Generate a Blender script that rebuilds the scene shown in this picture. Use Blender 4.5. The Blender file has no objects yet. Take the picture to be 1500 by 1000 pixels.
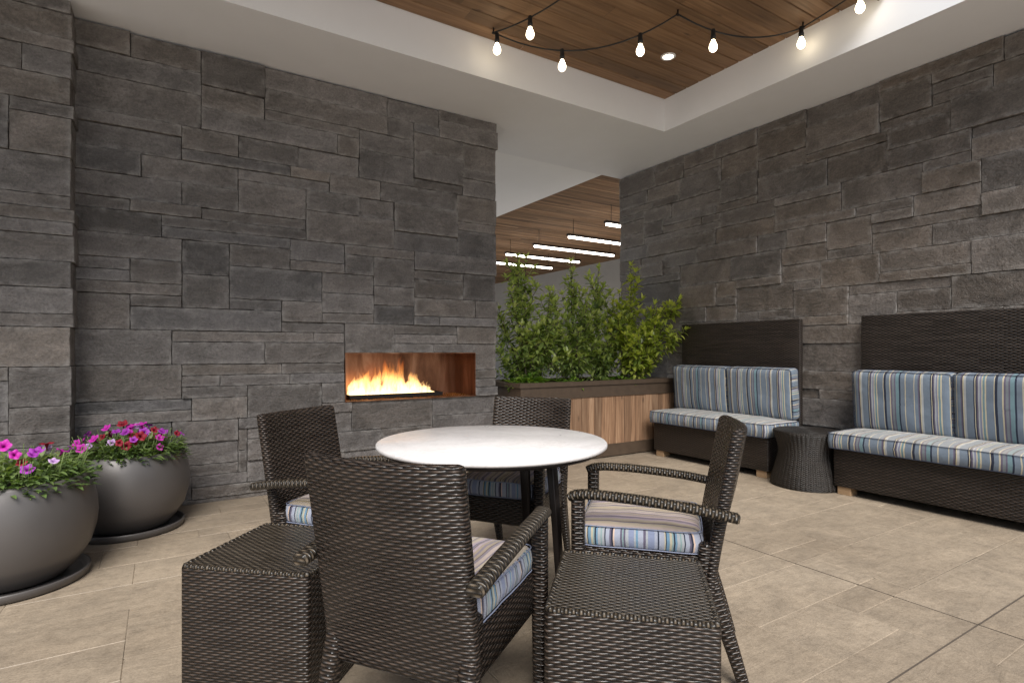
import bpy, math, random
from mathutils import Vector, Matrix, noise
R_ = math.radians
sc = bpy.context.scene
C = sc.collection

# ------------------------------------------------------------------ helpers
class MB:
    """collects faces with metre UVs, a material slot and a tone colour; links them as one mesh object"""
    def __init__(s):
        s.v = []; s.f = []; s.uv = []; s.mi = []; s.tone = []; s.sm = []
        s.t = (0.5, 0.5, 0.5); s.edge = {}
    def vert(s, p, tone=None):
        s.v.append(tuple(p)); s.tone.append(tone or s.t); return len(s.v) - 1
    def face(s, idx, uvs=None, mi=0, smooth=False):
        s.f.append(tuple(idx)); s.uv.append(uvs or [(s.v[i][0], s.v[i][1]) for i in idx]); s.mi.append(mi); s.sm.append(smooth)
    def quad(s, a, b, c, d, uvs=None, mi=0, smooth=False):
        ids = [s.vert(p) for p in (a, b, c, d)]
        if uvs is None:
            a, b, d = Vector(a), Vector(b), Vector(d)
            w, h = (b - a).length, (d - a).length
            uvs = [(0, 0), (w, 0), (w, h), (0, h)]
        s.face(ids, uvs, mi, smooth)
    def box(s, x0, x1, y0, y1, z0, z1, mi=0, skip='', uo=(0, 0)):
        P = lambda x, y, z: (x, y, z)
        def q(pts, uvs):
            s.face([s.vert(p) for p in pts], [(u + uo[0], v + uo[1]) for u, v in uvs], mi)
        if 'f' not in skip: q([P(x0,y0,z0),P(x1,y0,z0),P(x1,y0,z1),P(x0,y0,z1)], [(x0,z0),(x1,z0),(x1,z1),(x0,z1)])
        if 'k' not in skip: q([P(x1,y1,z0),P(x0,y1,z0),P(x0,y1,z1),P(x1,y1,z1)], [(x1,z0),(x0,z0),(x0,z1),(x1,z1)])
        if 'l' not in skip: q([P(x0,y1,z0),P(x0,y0,z0),P(x0,y0,z1),P(x0,y1,z1)], [(y1,z0),(y0,z0),(y0,z1),(y1,z1)])
        if 'r' not in skip: q([P(x1,y0,z0),P(x1,y1,z0),P(x1,y1,z1),P(x1,y0,z1)], [(y0,z0),(y1,z0),(y1,z1),(y0,z1)])
        if 't' not in skip: q([P(x0,y0,z1),P(x1,y0,z1),P(x1,y1,z1),P(x0,y1,z1)], [(x0,y0),(x1,y0),(x1,y1),(x0,y1)])
        if 'b' not in skip: q([P(x0,y1,z0),P(x1,y1,z0),P(x1,y0,z0),P(x0,y0,z0)], [(x0,y1),(x1,y1),(x1,y0),(x0,y0)])
    def loft(s, loops, cap=True, mi=0, smooth=True, closed=True, vs=None):
        """loops: lists of points of equal length; u runs round the loop, v along the loft, both in metres"""
        n = len(loops[0]); ids = [[s.vert(p) for p in L] for L in loops]
        v = 0.0; vv = [0.0]
        for k in range(1, len(loops)):
            d = sum((Vector(loops[k][i]) - Vector(loops[k-1][i])).length for i in range(n)) / n
            v += d; vv.append(v)
        if vs: vv = vs
        ref = loops[len(loops)//2]; us = [0.0]
        for i in range(n): us.append(us[-1] + (Vector(ref[(i+1) % n]) - Vector(ref[i])).length)
        for k in range(len(loops) - 1):
            for i in range(n if closed else n - 1):
                j = (i + 1) % n
                s.face([ids[k][i], ids[k][j], ids[k+1][j], ids[k+1][i]],
                       [(us[i], vv[k]), (us[i+1], vv[k]), (us[i+1], vv[k+1]), (us[i], vv[k+1])], mi, smooth)
        if cap:
            for row, rev in ((0, True), (-1, False)):
                L = ids[row][::-1] if rev else ids[row]
                s.face(L, [(s.v[i][0], s.v[i][1] + s.v[i][2]) for i in L], mi, False)
    def tube(s, pts, r, n=8, mi=0, cap=True):
        rr = r if isinstance(r, (list, tuple)) else [r] * len(pts)
        loops = []
        up0 = Vector((0, 0, 1))
        for k, p in enumerate(pts):
            a = Vector(pts[max(k-1, 0)]); b = Vector(pts[min(k+1, len(pts)-1)])
            d = (b - a).normalized()
            up = up0 if abs(d.z) < 0.9 else Vector((0, 1, 0))
            x = d.cross(up).normalized(); y = x.cross(d).normalized()
            loops.append([Vector(p) + (x * math.cos(t) + y * math.sin(t)) * rr[k] for t in [2*math.pi*i/n for i in range(n)]])
        s.loft(loops, cap, mi)
    def lathe(s, prof, c=(0, 0, 0), n=48, mi=0, cap=False):
        loops = []
        for r, z in prof:
            loops.append([(c[0] + r*math.cos(2*math.pi*i/n), c[1] + r*math.sin(2*math.pi*i/n), c[2] + z) for i in range(n)])
        s.loft(loops, cap, mi)
    def build(s, name, mats, parent=None, loc=None):
        me = bpy.data.meshes.new(name)
        me.from_pydata(s.v, [], s.f)
        ul = me.uv_layers.new(name='UVMap')
        flat = [c for fu in s.uv for p in fu for c in p]
        ul.data.foreach_set('uv', flat)
        ca = me.color_attributes.new('tone', 'FLOAT_COLOR', 'POINT')
        ca.data.foreach_set('color', [c for t in s.tone for c in (t[0], t[1], t[2], 1.0)])
        if s.edge:
            ea = me.attributes.new('edge', 'FLOAT', 'POINT'); ea.data.foreach_set('value', [s.edge.get(i, 0.0) for i in range(len(s.v))])
        me.polygons.foreach_set('material_index', s.mi)
        me.polygons.foreach_set('use_smooth', s.sm)
        for m in (mats if isinstance(mats, (list, tuple)) else [mats]): me.materials.append(m)
        me.update()
        o = bpy.data.objects.new(name, me); C.objects.link(o)
        if parent: o.parent = parent
        if loc: o.location = loc
        return o

def tag(o, label=None, cat=None, group=None, kind=None):
    if label: o['label'] = label
    if cat: o['category'] = cat
    if group: o['group'] = group
    if kind: o['kind'] = kind
    return o
def thing(name, label, cat, loc=(0, 0, 0), rz=0.0, group=None):
    o = bpy.data.objects.new(name, None); C.objects.link(o)
    o.empty_display_size = 0.1
    o.location = loc; o.rotation_euler = (0, 0, rz)
    return tag(o, label, cat, group)
def copy_tree(o, parent=None):
    c = o.copy(); C.objects.link(c)
    if parent: c.parent = parent
    for ch in list(o.children): copy_tree(ch, c)
    return c
def rrect(w, h, r, n=3):
    """rounded rectangle loop in 2D, counter-clockwise"""
    out = []
    r = min(r, w/2*0.99, h/2*0.99)
    for cx, cy, a0 in ((w/2-r, h/2-r, 0), (-w/2+r, h/2-r, 90), (-w/2+r, -h/2+r, 180), (w/2-r, -h/2+r, 270)):
        for k in range(n + 1):
            a = R_(a0 + 90*k/n); out.append((cx + r*math.cos(a), cy + r*math.sin(a)))
    return out
def dense(loop, step):
    out = []
    for i in range(len(loop)):
        a = Vector(loop[i]); b = Vector(loop[(i+1) % len(loop)])
        k = max(1, int((b-a).length/step))
        for j in range(k): out.append(tuple(a.lerp(b, j/k)))
    return out

# ------------------------------------------------------------------ materials
def new_mat(name):
    m = bpy.data.materials.new(name); m.use_nodes = True
    nt = m.node_tree; b = nt.nodes['Principled BSDF']
    return m, nt, b
class N:
    def __init__(s, nt): s.nt = nt
    def n(s, typ, **kw):
        o = s.nt.nodes.new(typ)
        for k, v in kw.items():
            if k == 'inp':
                for kk, vv in v.items():
                    if hasattr(vv, 'is_linked') or hasattr(vv, 'links'): s.nt.links.new(vv, o.inputs[kk])
                    else: o.inputs[kk].default_value = vv
            else: setattr(o, k, v)
        return o
    def math(s, op, a, b=None, c=None, clamp=False):
        o = s.nt.nodes.new('ShaderNodeMath'); o.operation = op; o.use_clamp = clamp
        for i, x in enumerate((a, b, c)):
            if x is None: continue
            if isinstance(x, (int, float)): o.inputs[i].default_value = x
            else: s.nt.links.new(x, o.inputs[i])
        return o.outputs[0]
    def mix(s, fac, a, b, blend='MIX'):
        o = s.nt.nodes.new('ShaderNodeMix'); o.data_type = 'RGBA'; o.blend_type = blend
        for i, x in ((0, fac), (6, a), (7, b)):
            if isinstance(x, (int, float)): o.inputs[i].default_value = x
            elif isinstance(x, tuple): o.inputs[i].default_value = (*x, 1.0) if len(x) == 3 else x
            else: s.nt.links.new(x, o.inputs[i])
        return o.outputs[2]
    def ramp(s, fac, stops, interp='LINEAR'):
        o = s.nt.nodes.new('ShaderNodeValToRGB'); o.color_ramp.interpolation = interp
        e = o.color_ramp.elements
        while len(e) < len(stops): e.new(0.5)
        for k, (p, c) in enumerate(stops):
            e[k].position = p; e[k].color = (*c, 1.0) if len(c) == 3 else c
        s.nt.links.new(fac, o.inputs[0]); return o.outputs[0]
    def noise(s, vec, scale, detail=4, rough=0.55, dist=0.0):
        o = s.nt.nodes.new('ShaderNodeTexNoise')
        o.inputs['Scale'].default_value = scale; o.inputs['Detail'].default_value = detail
        o.inputs['Roughness'].default_value = rough; o.inputs['Distortion'].default_value = dist
        if vec is not None: s.nt.links.new(vec, o.inputs['Vector'])
        return o.outputs['Fac']
    def mapping(s, vec, scale=(1, 1, 1), loc=(0, 0, 0)):
        o = s.nt.nodes.new('ShaderNodeMapping'); o.inputs['Scale'].default_value = scale; o.inputs['Location'].default_value = loc
        s.nt.links.new(vec, o.inputs['Vector']); return o.outputs[0]
    def bump(s, h, strength=0.5, dist=0.01, normal=None):
        o = s.nt.nodes.new('ShaderNodeBump'); o.inputs['Strength'].default_value = strength; o.inputs['Distance'].default_value = dist
        s.nt.links.new(h, o.inputs['Height'])
        if normal is not None: s.nt.links.new(normal, o.inputs['Normal'])
        return o.outputs[0]
    def link(s, a, b): s.nt.links.new(a, b)
    def tex(s): return s.nt.nodes.new('ShaderNodeTexCoord')
    def tone(s):
        o = s.nt.nodes.new('ShaderNodeVertexColor'); o.layer_name = 'tone'
        sp = s.nt.nodes.new('ShaderNodeSeparateColor'); s.nt.links.new(o.outputs[0], sp.inputs[0]); return sp.outputs

def mat_plain(name, col, rough=0.5, metal=0.0, spec=0.5, var=0.12, scale=8.0, bump=0.0):
    m, nt, b = new_mat(name); g = N(nt); tc = g.tex()
    nz = g.noise(tc.outputs['Object'], scale, 5, 0.6)
    k = g.ramp(nz, [(0.25, tuple(c*(1-var) for c in col)), (0.75, tuple(min(1, c*(1+var)) for c in col))])
    g.link(k, b.inputs['Base Color'])
    b.inputs['Roughness'].default_value = rough; b.inputs['Metallic'].default_value = metal
    b.inputs['Specular IOR Level'].default_value = spec
    if bump:
        nb = g.noise(tc.outputs['Object'], 90, 4, 0.6)
        g.link(g.bump(nb, bump, 0.004), b.inputs['Normal'])
    return m

def mat_stone(name='slate_stone', lo=(0.068, 0.061, 0.056), hi=(0.19, 0.172, 0.160)):
    m, nt, b = new_mat(name); g = N(nt); tc = g.tex(); t = g.tone()
    P = tc.outputs['Object']
    off = g.n('ShaderNodeCombineXYZ', inp={'X': g.math('MULTIPLY', t[2], 37.0), 'Y': g.math('MULTIPLY', t[1], 23.0), 'Z': g.math('MULTIPLY', t[0], 11.0)}).outputs[0]
    va = g.n('ShaderNodeVectorMath', operation='ADD'); g.link(P, va.inputs[0]); g.link(off, va.inputs[1]); Q = va.outputs[0]
    big = g.noise(Q, 3.2, 6, 0.65, 0.8)
    lay = g.noise(g.mapping(Q, (6, 6, 15)), 1.0, 6, 0.7, 1.4)
    fine = g.noise(Q, 70, 6, 0.75)
    at = g.n('ShaderNodeVertexColor', layer_name='tone')
    edge = g.n('ShaderNodeAttribute', attribute_name='edge').outputs['Fac']
    base = g.mix(t[0], lo, hi)
    tint = g.mix(t[1], (1.07, 1.0, 0.92), (0.95, 1.0, 1.08))
    c1 = g.mix(1.0, base, tint, 'MULTIPLY')
    c2 = g.mix(1.0, c1, g.ramp(big, [(0.25, (0.58, 0.57, 0.55)), (0.75, (1.5, 1.5, 1.52))]), 'MULTIPLY')
    c3 = g.mix(0.85, c2, g.ramp(lay, [(0.28, (0.66, 0.66, 0.66)), (0.72, (1.3, 1.3, 1.3))]), 'MULTIPLY')
    c4 = g.mix(1.0, c3, g.ramp(fine, [(0.3, (0.58, 0.58, 0.58)), (0.7, (1.42, 1.42, 1.42))]), 'MULTIPLY')
    dust = g.ramp(g.noise(Q, 9, 8, 0.78, 0.4), [(0.56, (0, 0, 0)), (0.8, (1, 1, 1))])
    c4 = g.mix(g.math('MULTIPLY', dust, 0.6), c4, (0.23, 0.215, 0.20))
    ef = g.math('MULTIPLY', edge, g.ramp(g.noise(Q, 14, 4, 0.7), [(0.42, (0, 0, 0)), (0.62, (1, 1, 1))]))
    c5 = g.mix(g.math('MULTIPLY', ef, 0.85), c4, (0.36, 0.34, 0.32))
    g.link(c5, b.inputs['Base Color'])
    b.inputs['Roughness'].default_value = 0.56
    g.link(g.math('ADD', g.math('MULTIPLY', fine, 0.25), 0.36), b.inputs['Roughness'])
    h = g.math('ADD', g.math('MULTIPLY', lay, 0.8), g.math('ADD', g.math('MULTIPLY', big, 1.0), g.math('MULTIPLY', fine, 0.25)))
    g.link(g.bump(fine, 0.6, 0.005, g.bump(h, 0.8, 0.016)), b.inputs['Normal'])
    return m

def mat_floor():
    m, nt, b = new_mat('stamped_concrete'); g = N(nt); tc = g.tex(); t = g.tone(); P = tc.outputs['Object']
    off = g.n('ShaderNodeCombineXYZ', inp={'X': g.math('MULTIPLY', t[2], 7.0), 'Y': g.math('MULTIPLY', t[1], 9.0)}).outputs[0]
    va = g.n('ShaderNodeVectorMath', operation='ADD'); g.link(P, va.inputs[0]); g.link(off, va.inputs[1]); Q = va.outputs[0]
    big = g.noise(P, 0.9, 5, 0.6, 0.3); mid = g.noise(Q, 5, 6, 0.65, 0.5); fine = g.noise(P, 120, 4, 0.7)
    str_ = g.noise(g.mapping(Q, (4, 14, 4)), 1.0, 6, 0.65, 0.8)
    c = g.ramp(big, [(0.3, (0.268, 0.215, 0.158)), (0.7, (0.355, 0.292, 0.220))])
    c = g.mix(1.0, c, g.ramp(mid, [(0.3, (0.84, 0.84, 0.85)), (0.7, (1.11, 1.10, 1.09))]), 'MULTIPLY')
    c = g.mix(0.6, c, g.ramp(str_, [(0.3, (0.86, 0.86, 0.86)), (0.7, (1.1, 1.1, 1.1))]), 'MULTIPLY')
    c = g.mix(0.9, c, g.ramp(fine, [(0.3, (0.78, 0.78, 0.78)), (0.7, (1.2, 1.2, 1.2))]), 'MULTIPLY')
    sp = g.ramp(g.noise(P, 26, 5, 0.75), [(0.34, (0.8, 0.79, 0.78)), (0.5, (1, 1, 1)), (0.68, (1.12, 1.12, 1.12))])
    c = g.mix(0.9, c, sp, 'MULTIPLY')
    c = g.mix(1.0, c, g.mix(t[0], (0.92, 0.91, 0.90), (1.07, 1.07, 1.07)), 'MULTIPLY')
    st = g.ramp(g.noise(P, 3.1, 8, 0.7, 1.0), [(0.58, (0, 0, 0)), (0.78, (1, 1, 1))])
    c = g.mix(g.math('MULTIPLY', st, 0.3), c, (0.15, 0.125, 0.1))
    g.link(c, b.inputs['Base Color'])
    g.link(g.math('ADD', g.math('MULTIPLY', mid, 0.35), 0.33), b.inputs['Roughness'])
    h = g.math('ADD', g.math('MULTIPLY', str_, 0.7), g.math('ADD', g.math('MULTIPLY', mid, 0.8), g.math('MULTIPLY', fine, 0.08)))
    g.link(g.bump(h, 0.6, 0.010), b.inputs['Normal'])
    return m

def mat_wicker(name, col_d, col_l, row=0.0088, per=0.040, rough=0.29, strength=1.0, depth=0.006):
    m, nt, b = new_mat(name); g = N(nt); tc = g.tex()
    sx = g.n('ShaderNodeSeparateXYZ'); g.link(tc.outputs['UV'], sx.inputs[0]); u, v = sx.outputs[0], sx.outputs[1]
    wob = g.noise(tc.outputs['UV'], 9, 2, 0.5)
    u2 = g.math('ADD', u, g.math('MULTIPLY', g.math('SUBTRACT', wob, 0.5), 0.006))
    vr = g.math('DIVIDE', v, row)
    rw = g.math('FLOOR', vr); fr = g.math('FRACT', vr)
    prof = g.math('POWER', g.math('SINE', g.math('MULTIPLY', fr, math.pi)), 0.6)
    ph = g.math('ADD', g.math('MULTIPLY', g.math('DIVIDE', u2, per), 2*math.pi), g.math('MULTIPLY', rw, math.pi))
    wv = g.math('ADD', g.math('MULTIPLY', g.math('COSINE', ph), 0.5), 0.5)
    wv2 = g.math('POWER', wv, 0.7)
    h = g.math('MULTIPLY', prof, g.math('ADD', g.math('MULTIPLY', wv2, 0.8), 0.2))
    # per strand tone
    cell = g.n('ShaderNodeCombineXYZ', inp={'X': g.math('FLOOR', g.math('DIVIDE', u2, per*3)), 'Y': rw}).outputs[0]
    wn = g.n('ShaderNodeTexWhiteNoise', noise_dimensions='2D'); g.link(cell, wn.inputs['Vector'])
    large = g.noise(tc.outputs['Object'], 5, 3, 0.6)
    c = g.mix(g.math('MULTIPLY', wn.outputs['Value'], 0.8), col_d, col_l)
    c = g.mix(0.6, c, g.ramp(large, [(0.3, (0.75, 0.75, 0.75)), (0.7, (1.25, 1.22, 1.18))]), 'MULTIPLY')
    c = g.mix(1.0, c, g.ramp(h, [(0.0, (0.05, 0.05, 0.05)), (0.4, (0.4, 0.4, 0.4)), (0.72, (1.0, 1.0, 1.0)), (0.95, (2.1, 2.05, 2.0))]), 'MULTIPLY')  # crest highlights and shaded gaps of the weave painted into the colour
    g.link(c, b.inputs['Base Color'])
    g.link(g.math('ADD', g.math('MULTIPLY', wn.outputs['Value'], 0.15), rough - 0.05), b.inputs['Roughness'])
    g.link(g.bump(h, strength, depth), b.inputs['Normal'])
    return m

def mat_quartz():
    m, nt, b = new_mat('white_quartz'); g = N(nt); tc = g.tex(); P = tc.outputs['Object']
    v = g.math('ABSOLUTE', g.math('SUBTRACT', g.noise(P, 3.2, 6, 0.6, 1.8), 0.5))
    c = g.ramp(v, [(0.0, (0.60, 0.57, 0.555)), (0.04, (0.66, 0.63, 0.615)), (0.2, (0.69, 0.66, 0.645))])
    c = g.mix(0.7, c, g.ramp(g.noise(P, 55, 5, 0.7), [(0.35, (0.9, 0.9, 0.9)), (0.6, (1.03, 1.03, 1.03))]), 'MULTIPLY')
    g.link(c, b.inputs['Base Color'])
    g.link(g.math('ADD', g.math('MULTIPLY', g.noise(P, 6, 6, 0.7, 0.8), 0.35), 0.16), b.inputs['Roughness'])
    b.inputs['Specular IOR Level'].default_value = 0.4
    return m

def mat_stripes(name, stops, period, axis='u', rough=0.85, weave=0.35):
    """woven awning stripes: stops = (position in 0..1, colour), constant"""
    m, nt, b = new_mat(name); g = N(nt); tc = g.tex()
    sx = g.n('ShaderNodeSeparateXYZ'); g.link(tc.outputs['UV'], sx.inputs[0])
    u, v = (sx.outputs[0], sx.outputs[1]) if axis == 'u' else (sx.outputs[1], sx.outputs[0])
    wob = g.math('MULTIPLY', g.math('SUBTRACT', g.noise(tc.outputs['UV'], 5, 2, 0.5), 0.5), 0.006)
    f = g.math('FRACT', g.math('DIVIDE', g.math('ADD', u, wob), period))
    c = g.ramp(f, stops[:32], 'CONSTANT')
    chk = g.math('MULTIPLY', g.math('SINE', g.math('MULTIPLY', u, 2*math.pi/0.0042)), g.math('SINE', g.math('MULTIPLY', v, 2*math.pi/0.0042)))
    c = g.mix(weave, c, g.ramp(g.math('ADD', g.math('MULTIPLY', chk, 0.5), 0.5), [(0.2, (0.7, 0.7, 0.72)), (0.8, (1.2, 1.2, 1.2))]), 'MULTIPLY')
    soft = g.noise(tc.outputs['Object'], 14, 4, 0.6)
    c = g.mix(0.5, c, g.ramp(soft, [(0.3, (0.85, 0.85, 0.85)), (0.7, (1.1, 1.1, 1.1))]), 'MULTIPLY')
    g.link(c, b.inputs['Base Color']); b.inputs['Roughness'].default_value = rough
    b.inputs['Specular IOR Level'].default_value = 0.2
    b.inputs['Sheen Weight'].default_value = 0.15
    hh = g.math('ADD', g.math('MULTIPLY', chk, 0.08), g.math('MULTIPLY', g.noise(tc.outputs['Object'], 9, 3, 0.55, 0.6), 1.0))
    g.link(g.bump(hh, 0.5, 0.012), b.inputs['Normal'])
    return m

def mat_wood(name, dark, mid, light, along='u', grain=1.0, knots=True, rough=0.5, bump=0.3, contrast=1.0):
    m, nt, b = new_mat(name); g = N(nt); tc = g.tex(); t = g.tone(); P = tc.outputs['UV']
    off = g.n('ShaderNodeCombineXYZ', inp={'X': g.math('MULTIPLY', t[2], 31.0), 'Y': g.math('MULTIPLY', t[1], 17.0), 'Z': g.math('MULTIPLY', t[0], 5.0)}).outputs[0]
    va = g.n('ShaderNodeVectorMath', operation='ADD'); g.link(P, va.inputs[0]); g.link(off, va.inputs[1]); Q = va.outputs[0]
    sc_ = (1.6, 42, 1) if along == 'u' else (42, 1.6, 1)
    sc2 = (0.7, 9, 1) if along == 'u' else (9, 0.7, 1)
    g1 = g.noise(g.mapping(Q, sc_), grain, 6, 0.62, 0.8)
    g2 = g.noise(g.mapping(Q, sc2), 1.0, 4, 0.6, 1.6)
    f = g.math('ADD', g.math('MULTIPLY', g1, 0.55), g.math('MULTIPLY', g2, 0.45))
    c = g.ramp(f, [(0.33, dark), (0.5, mid), (0.68, light)])
    c = g.mix(1.0, c, g.mix(t[0], (0.55*1, 0.53, 0.5), (1.35, 1.3, 1.22)), 'MULTIPLY')
    if knots:
        vo = g.n('ShaderNodeTexVoronoi', feature='F1'); vo.inputs['Scale'].default_value = 1.0
        g.link(g.mapping(Q, (3.0, 9.0, 1) if along == 'u' else (9, 3, 1)), vo.inputs['Vector'])
        kn = g.ramp(vo.outputs['Distance'], [(0.03, (1, 1, 1)), (0.14, (0, 0, 0))])
        c = g.mix(g.math('MULTIPLY', kn, 0.75), c, tuple(x*0.35 for x in dark))
    g.link(c, b.inputs['Base Color']); b.inputs['Roughness'].default_value = rough
    g.link(g.bump(g1, bump, 0.003), b.inputs['Normal'])
    return m

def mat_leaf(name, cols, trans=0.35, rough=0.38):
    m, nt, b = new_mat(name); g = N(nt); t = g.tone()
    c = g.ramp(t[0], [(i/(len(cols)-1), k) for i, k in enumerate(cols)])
    tc = g.tex(); sx = g.n('ShaderNodeSeparateXYZ'); g.link(tc.outputs['UV'], sx.inputs[0])
    vein = g.math('ABSOLUTE', g.math('SUBTRACT', sx.outputs[0], 0.5))
    c = g.mix(0.6, c, g.ramp(vein, [(0.0, (1.35, 1.3, 1.1)), (0.09, (0.95, 0.95, 0.95)), (0.5, (1, 1, 1))]), 'MULTIPLY')
    g.link(c, b.inputs['Base Color']); b.inputs['Roughness'].default_value = rough
    tr = g.n('ShaderNodeBsdfTranslucent'); g.link(g.mix(1.0, c, (1.5, 1.6, 0.6), 'MULTIPLY'), tr.inputs[0])
    mx = g.n('ShaderNodeMixShader'); mx.inputs[0].default_value = trans
    g.link(b.outputs[0], mx.inputs[1]); g.link(tr.outputs[0], mx.inputs[2])
    g.link(mx.outputs[0], nt.nodes['Material Output'].inputs['Surface'])
    return m

def mat_emit(name, col, strength, grad=None):
    m = bpy.data.materials.new(name); m.use_nodes = True; nt = m.node_tree; g = N(nt)
    nt.nodes.remove(nt.nodes['Principled BSDF'])
    e = g.n('ShaderNodeEmission'); e.inputs[0].default_value = (*col, 1); e.inputs[1].default_value = strength
    g.link(e.outputs[0], nt.nodes['Material Output'].inputs['Surface'])
    return m

M = {}
M['stone'] = mat_stone()
M['stone_warm'] = mat_stone('brown_slate_stone', (0.062, 0.052, 0.044), (0.172, 0.147, 0.126))
M['mortar'] = mat_plain('mortar_bed', (0.03, 0.028, 0.027), 0.9)
M['floor'] = mat_floor()
M['joint'] = mat_plain('groove', (0.085, 0.066, 0.05), 0.9)
M['soil'] = mat_plain('potting_soil', (0.03, 0.022, 0.016), 0.95, bump=1.0, var=0.4, scale=40)
M['ground'] = mat_plain('concrete_ground', (0.58, 0.56, 0.53), 0.85, var=0.1, scale=2, bump=0.3)
M['white'] = mat_plain('white_plaster', (0.82, 0.82, 0.83), 0.7, var=0.02, scale=3, bump=0.06)
M['white2'] = mat_plain('fresh_white_plaster', (0.90, 0.90, 0.90), 0.7, var=0.015, scale=3, bump=0.05)  # whiter plaster stands in for daylight on the soffit beyond the opening
M['grey_wall'] = mat_plain('pale_stucco', (0.36, 0.355, 0.345), 0.85, var=0.06, scale=4, bump=0.3)
M['roofing'] = mat_plain('roofing', (0.09, 0.075, 0.06), 0.9)
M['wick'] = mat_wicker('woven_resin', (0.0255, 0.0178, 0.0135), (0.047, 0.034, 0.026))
M['wick_top'] = mat_wicker('woven_resin_weathered', (0.042, 0.0325, 0.022), (0.070, 0.055, 0.039), row=0.0098, per=0.034, rough=0.34, depth=0.005)  # same wicker, sky sheen of upper surfaces painted in as a lighter, warmer colour
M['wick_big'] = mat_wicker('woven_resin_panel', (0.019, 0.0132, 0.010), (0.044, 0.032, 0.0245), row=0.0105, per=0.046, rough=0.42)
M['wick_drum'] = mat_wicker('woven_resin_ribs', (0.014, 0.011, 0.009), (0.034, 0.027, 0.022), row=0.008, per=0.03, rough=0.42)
M['top'] = mat_quartz()
M['metal'] = mat_plain('dark_bronze_metal', (0.022, 0.017, 0.015), 0.38, 0.6)
M['trim'] = mat_plain('brown_painted_timber', (0.075, 0.051, 0.034), 0.5, var=0.2, scale=14, bump=0.15)
M['pot'] = mat_plain('satin_graphite_glaze', (0.105, 0.096, 0.092), 0.38, 0.3, var=0.06, scale=3)
M['black'] = mat_plain('black_rubber', (0.012, 0.012, 0.012), 0.6)
M['plank'] = mat_wood('cedar_ceiling', (0.135, 0.075, 0.038), (0.225, 0.132, 0.070), (0.31, 0.195, 0.112), 'u', 1.0, True, 0.6, 0.25)
M['plank2'] = mat_wood('slatted_ceiling', (0.14, 0.075, 0.038), (0.26, 0.155, 0.085), (0.38, 0.25, 0.15), 'u', 1.0, False, 0.85, 0.25)
M['reclaimed'] = mat_wood('reclaimed_boards', (0.10, 0.052, 0.03), (0.28, 0.165, 0.098), (0.48, 0.33, 0.22), 'v', 1.0, True, 0.7, 0.5)
M['foot'] = mat_wood('oak_block', (0.22, 0.14, 0.08), (0.33, 0.22, 0.13), (0.42, 0.3, 0.19), 'u', 1.0, False, 0.6, 0.2)
M['leaf'] = mat_leaf('laurel_leaf', [(0.06, 0.10, 0.035), (0.20, 0.27, 0.085), (0.38, 0.45, 0.15), (0.56, 0.60, 0.26)], 0.45, 0.3)
M['leaf_y'] = mat_leaf('sunny_laurel_leaf', [(0.09, 0.14, 0.03), (0.25, 0.31, 0.06), (0.45, 0.50, 0.10), (0.64, 0.65, 0.18)], 0.45, 0.3)  # laurel leaf again, its sunlit look painted in as a yellower, brighter green
M['leaf_g'] = mat_leaf('fresh_groundcover_leaf', [(0.06, 0.13, 0.02), (0.12, 0.22, 0.035), (0.22, 0.33, 0.05)], 0.4)
M['leaf_p'] = mat_leaf('petunia_leaf', [(0.05, 0.09, 0.03), (0.13, 0.20, 0.06), (0.24, 0.31, 0.11)], 0.3, 0.6)
M['stem'] = mat_plain('woody_stem', (0.085, 0.065, 0.045), 0.8, var=0.3, scale=40)
M['pipe_l'] = mat_plain('blue_grey_piping', (0.2, 0.22, 0.30), 0.8)
M['pipe'] = mat_plain('navy_piping', (0.03, 0.038, 0.065), 0.8)
for nm, cols in (('magenta', [(0.16, 0.0, 0.10), (0.52, 0.012, 0.36), (0.62, 0.04, 0.46)]), ('crimson', [(0.05, 0.0, 0.004), (0.24, 0.004, 0.02), (0.34, 0.01, 0.03)]),
                 ('lilac', [(0.22, 0.08, 0.3), (0.46, 0.25, 0.55), (0.6, 0.42, 0.66)]), ('purple', [(0.1, 0.0, 0.12), (0.32, 0.02, 0.36), (0.42, 0.06, 0.5)])):
    m, nt, b = new_mat('petal_' + nm); g = N(nt); tc = g.tex(); sx = g.n('ShaderNodeSeparateXYZ'); g.link(tc.outputs['UV'], sx.inputs[0])
    c = g.ramp(sx.outputs[1], [(0.0, cols[0]), (0.35, cols[1]), (1.0, cols[2])]); g.link(c, b.inputs['Base Color']); b.inputs['Roughness'].default_value = 0.6
    tr = g.n('ShaderNodeBsdfTranslucent'); g.link(c, tr.inputs[0]); mx = g.n('ShaderNodeMixShader'); mx.inputs[0].default_value = 0.25
    g.link(b.outputs[0], mx.inputs[1]); g.link(tr.outputs[0], mx.inputs[2]); g.link(mx.outputs[0], nt.nodes['Material Output'].inputs['Surface'])
    M['petal_' + nm] = m

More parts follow.
